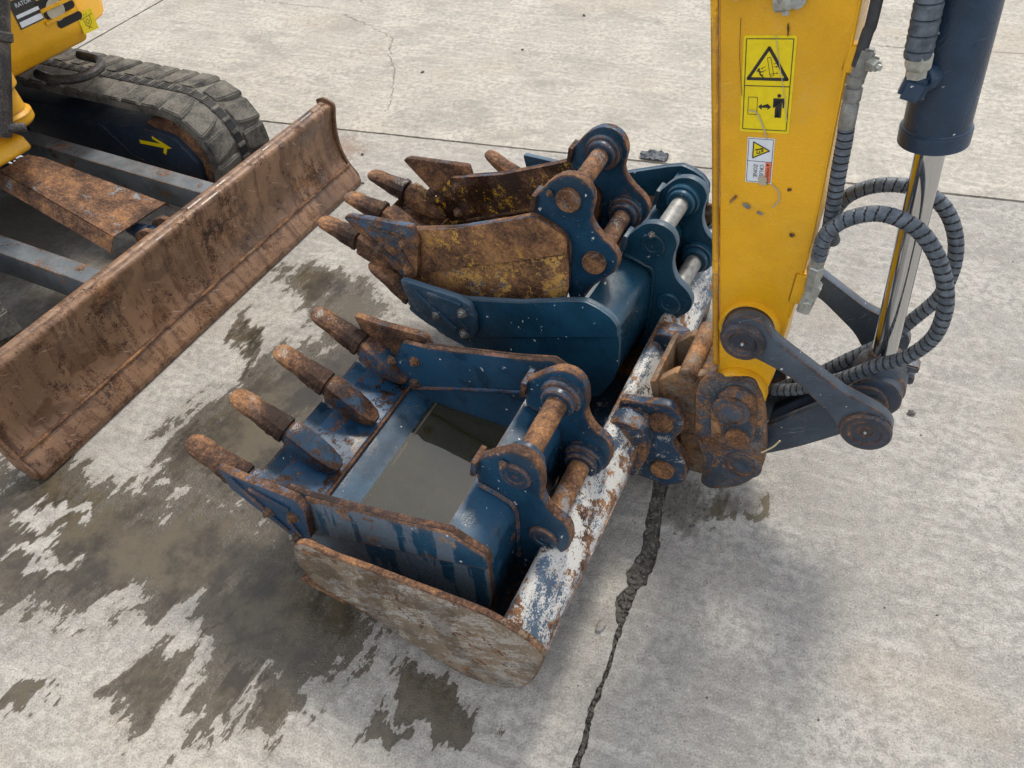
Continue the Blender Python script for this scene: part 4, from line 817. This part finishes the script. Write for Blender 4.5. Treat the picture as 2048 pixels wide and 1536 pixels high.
# blade ram and its guard
d = Vector((.47, 0, -.10)).normalized()
g0 = v(-2.40, 1.28, .40)
def gp(x, y, h): return v(-2.37, 1.28, .395)+d*x+Vector((0, y, 0))+Vector((.2, 0, 1)).normalized()*h
b = bmesh.new()
def sheet(b, pts, th):
    vs = [b.verts.new(p) for p in pts]; f_ = b.faces.new(vs); n_ = f_.normal.copy(); f_.normal_update(); n_ = f_.normal.copy()
    r_ = bmesh.ops.extrude_face_region(b, geom=[f_]); bmesh.ops.translate(b, verts=[e for e in r_['geom'] if isinstance(e, bmesh.types.BMVert)], vec=-n_*th)
top = [gp(-.02, .045, 0), gp(.03, .062, 0), gp(.47, .102, 0), gp(.455, -.10, 0), gp(-.02, -.058, 0)]
sheet(b, top, .005)
sheet(b, [gp(-.02, -.058, 0), gp(.455, -.10, 0), gp(.462, -.128, -.035), gp(.0, -.088, -.035)], .005)
sheet(b, [gp(.47, .102, 0), gp(.03, .062, 0), gp(.03, .085, -.035), gp(.465, .128, -.035)], .005)
bmesh.ops.recalc_face_normals(b, faces=b.faces)
gd = P('ram_guard', b, 'guard', smooth=0)
for x, y in ((.09, .05), (.045, -.012), (.25, .035), (.19, -.035)): P('guard_bolt', lathe(gp(x, y, .0), (.2, 0, 1), [(0, .010), (.003, .0095), (.0045, .007), (.003, .004), (.003, 0)], 16), 'rust_pin', gd)
rm = P('blade_ram', cyl(gp(-.35, 0, -.05), d, .60, .034, .004), 'navy_frame')
P('ram_rod', cyl(gp(.2, 0, -.05), d, .32, .017, .002), 'chrome', rm)
P('chrome_sleeve', cyl(gp(-.12, .02, -.02), d, .09, .026, .003), 'chrome', rm)
P('rod_eye', lathe(gp(.50, -.035, -.055), (0, 1, 0), [(0, .03), (.004, .036), (.066, .036), (.07, .03)], 28), 'barrel', rm)
P('rod_neck', lathe(gp(.41, 0, -.05), d, [(0, .02), (.02, .022), (.05, .03), (.07, .034)], 24), 'barrel', rm)
for y in (1.235, 1.305): P('clevis_ear', prism(fM, rc([(-1.79, .30), (-1.86, .31), (-1.91, .28), (-1.915, .235), (-1.87, .20), (-1.79, .19)], .02, 3), y, y+.018, .003), 'rust_plate', blade)
P('pivot_pin', cyl(gp(.50, -.075, -.055), (0, 1, 0), .15, .016), 'rust_dark', rm)
# centre frame
P('centre_frame', prism(fM, rc([(-3.4, .16), (-3.4, .40), (-2.86, .42), (-2.80, .38), (-2.80, .20), (-2.86, .16)], .02, 3), .98, 1.62, .01), 'navy_frame')
# tracks
CX, CZ, RR = -2.205, .212, .188
Lx = 1.25
def tpath(sv):
    s1, s2 = Lx, Lx+math.pi*RR; s3 = s2+Lx; tot = s3+math.pi*RR; sv %= tot
    if sv < s1: return (CX-Lx+sv, CZ+RR), 0.
    if sv < s2: t = (sv-s1)/RR; return (CX+RR*math.sin(t), CZ+RR*math.cos(t)), t
    if sv < s3: return (CX-(sv-s2), CZ-RR), math.pi
    t = (sv-s3)/RR; return (CX-Lx-RR*math.sin(t), CZ-RR*math.cos(t)), math.pi+t
TOT = 2*Lx+2*math.pi*RR
def belt(y0, y1):
    b = bmesh.new(); N = 150; rings = []
    for i in range(N):
        (a, z), t = tpath(TOT*i/N); n_ = Vector((math.sin(t), 0, math.cos(t))); p_ = v(a, 0, z); sect = [(y0, -.012), (y0+.004, .003), ((y0+y1)/2-.03, .008), ((y0+y1)/2+.03, .008), (y1-.004, .003), (y1, -.012), (y1, -.022), (y0, -.022)]
        rings.append([b.verts.new(p_+Vector((0, y, 0))+n_*h) for y, h in sect])
    for i in range(N):
        q_, r_ = rings[i], rings[(i+1) % N]
        for k in range(8): b.faces.new((q_[k], q_[(k+1) % 8], r_[(k+1) % 8], r_[k]))
    return b
def lugmesh(w, sl, name):
    """one tread lug: slanted block with a flared outer end"""
    b = bmesh.new(); rings = []
    for s_, hx, h, sh_ in ((0., .025, .010, 0.), (.25, .032, .0125, sl*.35), (.6, .035, .013, sl*.75), (1., .037, .009, sl)):
        y = w*s_; rings.append([b.verts.new((x, y, z)) for x, z in ((-hx-.009+sh_, -.006), (-hx+sh_, h), (hx+sh_, h), (hx+.009+sh_, -.006))])
    for q_, r_ in zip(rings, rings[1:]):
        for k in range(4): b.faces.new((q_[k], q_[(k+1) % 4], r_[(k+1) % 4], r_[k]))
    b.faces.new(rings[0]); b.faces.new(rings[-1]); bmesh.ops.recalc_face_normals(b, faces=b.faces)
    bmesh.ops.bevel(b, geom=b.edges[:], offset=.004, segments=2, affect='EDGES', clamp_overlap=True)
    me = mesh(b, name, 40); me.materials.append(M['rubber']); return me
PITCH = TOT/40
def track(y0, y1, keep=lambda s_: True):
    tr = P('rubber_track', belt(y0, y1), 'rubber'); mid = (y0+y1)/2
    wl = (y1-y0)/2-.026
    lo, li = lugmesh(wl, .016, 'lug'), lugmesh(wl, -.016, 'lug')
    hb = bmesh.new(); bmesh.ops.create_cube(hb, size=1); bmesh.ops.transform(hb, matrix=Matrix.Diagonal((.030, .034, .012, 1)), verts=hb.verts); hole = mesh(hb, 'tread_pocket', 0); hole.materials.append(M['dark'])
    nb = bmesh.new(); bmesh.ops.create_cube(nb, size=1); bmesh.ops.transform(nb, matrix=Matrix.Diagonal((.016, .040, .022, 1)), verts=nb.verts); bmesh.ops.bevel(nb, geom=nb.edges[:], offset=.004, segments=2, affect='EDGES'); nub = mesh(nb, 'tread_bridge', 40); nub.materials.append(M['rubber'])
    for i in range(40):
        s_ = (i+.5)*PITCH
        if not keep(s_): continue
        for me, y, ds, flip, nm, h in ((lo, mid+.024, 0, 1, 'lug', .003), (li, mid-.024, PITCH*.5, -1, 'lug', .003), (hole, mid, PITCH*.25, 1, 'tread_pocket', .0045), (hole, mid, PITCH*.75, 1, 'tread_pocket', .0045), (nub, mid, 0, 1, 'tread_bridge', .006), (nub, mid, PITCH*.5, 1, 'tread_bridge', .006)):
            (a, z), t = tpath(s_+ds); m_ = Matrix.Translation(v(a, y, z)) @ Matrix.Rotation(t, 4, 'Y') @ Matrix.Translation((0, 0, h))
            if flip < 0: m_ = m_ @ Matrix.Rotation(math.pi, 4, 'Z')
            o_ = obj(nm, me, 'rubber', tr); o_.matrix_local = m_
    return tr
track(1.715, 1.992); track(.60, .845, lambda s_: s_ > Lx*.6 and s_ < Lx+math.pi*RR+.3)
for y0, y1, vis in ((1.70, 1.93, 1), (.66, .86, 0)):
    tf = P('track_frame', prism(fM, rc([(-3.35, .32), (-2.72, .335), (-2.58, .30), (-2.30, .325), (-2.16, .31), (-2.085, .22), (-2.10, .125), (-3.35, .10)], .02, 3), y0, y1, .008), 'navy_frame')
    P('idler_wheel', lathe(v(CX, (y0+y1)/2-.09, CZ), (0, 1, 0), [(0, .05), (.0, .12), (.012, .155), (.03, .158), (.05, .15), (.13, .15), (.15, .158), (.168, .155), (.18, .12), (.18, .05)], 36), 'rust_dark', tf)
    if vis:
        P('frame_rib', prism(fM, rc([(-2.53, .30), (-2.50, .30), (-2.40, .20), (-2.33, .185), (-2.33, .165), (-2.42, .18)], .005, 2), y0-.008, y0, .003), 'navy_frame', tf)
        for a in (-2.33, -2.27, -2.21, -2.15): P('bolt', hexbolt(v(a, y0, .135), (0, -1, 0), .012, .008), 'rust_dark', tf)
        def on_frame(x, y, ly): return v(-2.255+x, y0-.0008-.0004*ly, .268+y)
        arrow = [(bar((-.085, -.003), (.03, .001), .015), 0, 0), (bar((-.01, .028), (.055, .0), .012), 0, 1), ([(.03, .011), (.072, .002), (.03, -.010)], 0, 2), (bar((.022, -.030), (.042, .0), .013), 0, 3)]
        sticker('arrow_sticker', tf, on_frame, arrow)['label'] = 'worn yellow arrow sticker'
# body: yellow front cover with vents, boom foot, ram
body = P('body_cover', prism(fM, rc([(-3.3, .60), (-3.3, 1.25), (-2.46, 1.25), (-2.40, 1.18), (-2.40, .655), (-2.425, .605), (-2.45, .595)], .015, 3), 1.40, 1.735, .012, 3), 'yellow')
# chamfered corner of the cover
b = bmesh.new(); lo_, hi_ = .596, 1.245
cs = [(-2.41, 1.72), (-2.47, 1.87), (-2.62, 2.0), (-3.28, 2.0), (-3.28, 1.72)]
v0 = [b.verts.new(v(a, y, lo_+(.035 if i < 3 else 0))) for i, (a, y) in enumerate(cs)]; v1 = [b.verts.new(v(a-.0, y, hi_)) for a, y in cs]
b.faces.new(v0); b.faces.new(v1)
for i in range(5): b.faces.new((v0[i], v0[(i+1) % 5], v1[(i+1) % 5], v1[i]))
bmesh.ops.recalc_face_normals(b, faces=b.faces); bmesh.ops.bevel(b, geom=b.edges[:], offset=.008, segments=2, affect='EDGES', clamp_overlap=True)
P('corner_panel', b, 'yellow', body)
def pill(y0_, y1_, z, r): return [(y0_+r*math.cos(t), z+r*math.sin(t)) for t in [math.pi/2+math.pi*i/10 for i in range(11)]]+[(y1_+r*math.cos(t), z+r*math.sin(t)) for t in [-math.pi/2+math.pi*i/10 for i in range(11)]]
for y_0, y_1, z in ((1.60, 1.70, .762), (1.615, 1.71, .728), (1.645, 1.72, .690)):
    b = bmesh.new(); b.faces.new([b.verts.new(v(-2.3985, y, zz)) for y, zz in pill(y_0, y_1, z, .0125)]); P('vent_slot', b, 'dark', body, 0)
P('filter_disc', lathe(v(-2.3975, 1.648, .732), (1, 0, 0), [(0, .033), (.002, .032), (.002, .02), (.001, .018), (.001, 0)], 30), 'beige', body)
for z in (.745, .709):
    b = box(v(-2.395, 1.655, z), .006, .12, .010, None, .001); P('vent_bar', b, 'yellow', body)
def on_cover(o, ang=0.):
    c_, s_ = math.cos(ang), math.sin(ang)
    return lambda x, y, ly: v(-2.3994+.0006*(ly+1), o[0]+x*c_-y*s_, o[1]+x*s_+y*c_)
E3 = [([(-.031, .032), (.031, .032), (.031, -.032), (-.031, -.032)], 0, 0)]
for b_ in [bar((-.026, .012), (.026, .016), .0016), bar((-.013, .014), (-.012, -.008), .0016), bar((.014, .015), (.013, -.006), .0016)]+frame([(-.008, .0), (0, .008), (.007, 0), (0, -.008)], .0016)+[bar((-.012, -.008), (.008, -.024), .0016), bar((.013, -.006), (-.008, -.022), .0016), bar((-.006, .018), (-.004, .024), .0014), bar((.003, .018), (.006, .024), .0014)]: E3.append((b_, 1, 1))
sticker('warning_sticker', body, on_cover((1.742, .663), -.02), E3)['label'] = 'yellow sticker with a black line drawing'
E4 = [([(-.045, .04), (.045, .04), (.045, -.04), (-.045, -.04)], 1, 0), ([(-.04, -.02), (.043, -.02), (.043, -.036), (-.04, -.036)], 2, 1), ([(-.04, .0), (.043, .0), (.043, -.010), (-.04, -.010)], 2, 1)]
E4 += [([(x-.028, y+.018) for x, y in pl_], 2, 1) for pl_ in text('RATOR', .017)]
sticker('instruction_plate', body, on_cover((1.555, .762)), E4)['label'] = 'black and white instruction plate'
P('tie_down_eye', sweep([v(-2.62, 1.63, .50), v(-2.52, 1.62, .50), v(-2.45, 1.66, .50), v(-2.44, 1.73, .50), v(-2.49, 1.79, .50), v(-2.60, 1.80, .50)], .016, 10), 'tube_black')
P('deck_plate', prism(fM, [(-3.3, .47), (-3.3, .59), (-2.60, .59), (-2.64, .54), (-2.75, .47)], 1.0, 1.72, .006), 'navy_frame')
bf = P('boom_foot', lathe(v(-2.345, 1.305, .53), (0, 0, 1), [(0, .03), (0, .066), (.008, .072), (.03, .072), (.04, .06), (.10, .056), (.11, .07), (.14, .07), (.148, .062), (.148, .02)], 32), 'yellow_worn')
P('foot_plate', prism(fM, rc([(-2.52, .45), (-2.31, .45), (-2.29, .465), (-2.31, .50), (-2.52, .50)], .012, 3), 1.08, 1.30, .008), 'yellow_worn', bf)
P('foot_plate', prism(fM, rc([(-2.60, .60), (-2.40, .60), (-2.38, .62), (-2.40, .66), (-2.60, .66)], .012, 3), 1.08, 1.40, .008), 'yellow_worn', bf)
rt = P('swing_ram', lathe(v(-2.28, 1.215, .545), (0, .50, .87), [(0, .02), (.0, .034), (.02, .038), (.26, .040), (.265, .047), (.285, .047), (.29, .042), (.75, .042)], 30), 'tube_black')
P('hose', sweep([v(-2.33, 1.33, .62), v(-2.345, 1.40, .72), v(-2.34, 1.43, .82), v(-2.33, 1.40, .95), v(-2.33, 1.36, 1.1)], .014, 12, None, .1, .014), 'hose_dark', rt)
P('drain_pipe', lathe(v(-2.255, 1.235, .565), (.55, .7, -.2), [(0, .013), (.05, .013), (.05, .009), (.03, .009), (.03, 0)], 18), 'tube_black', rt)
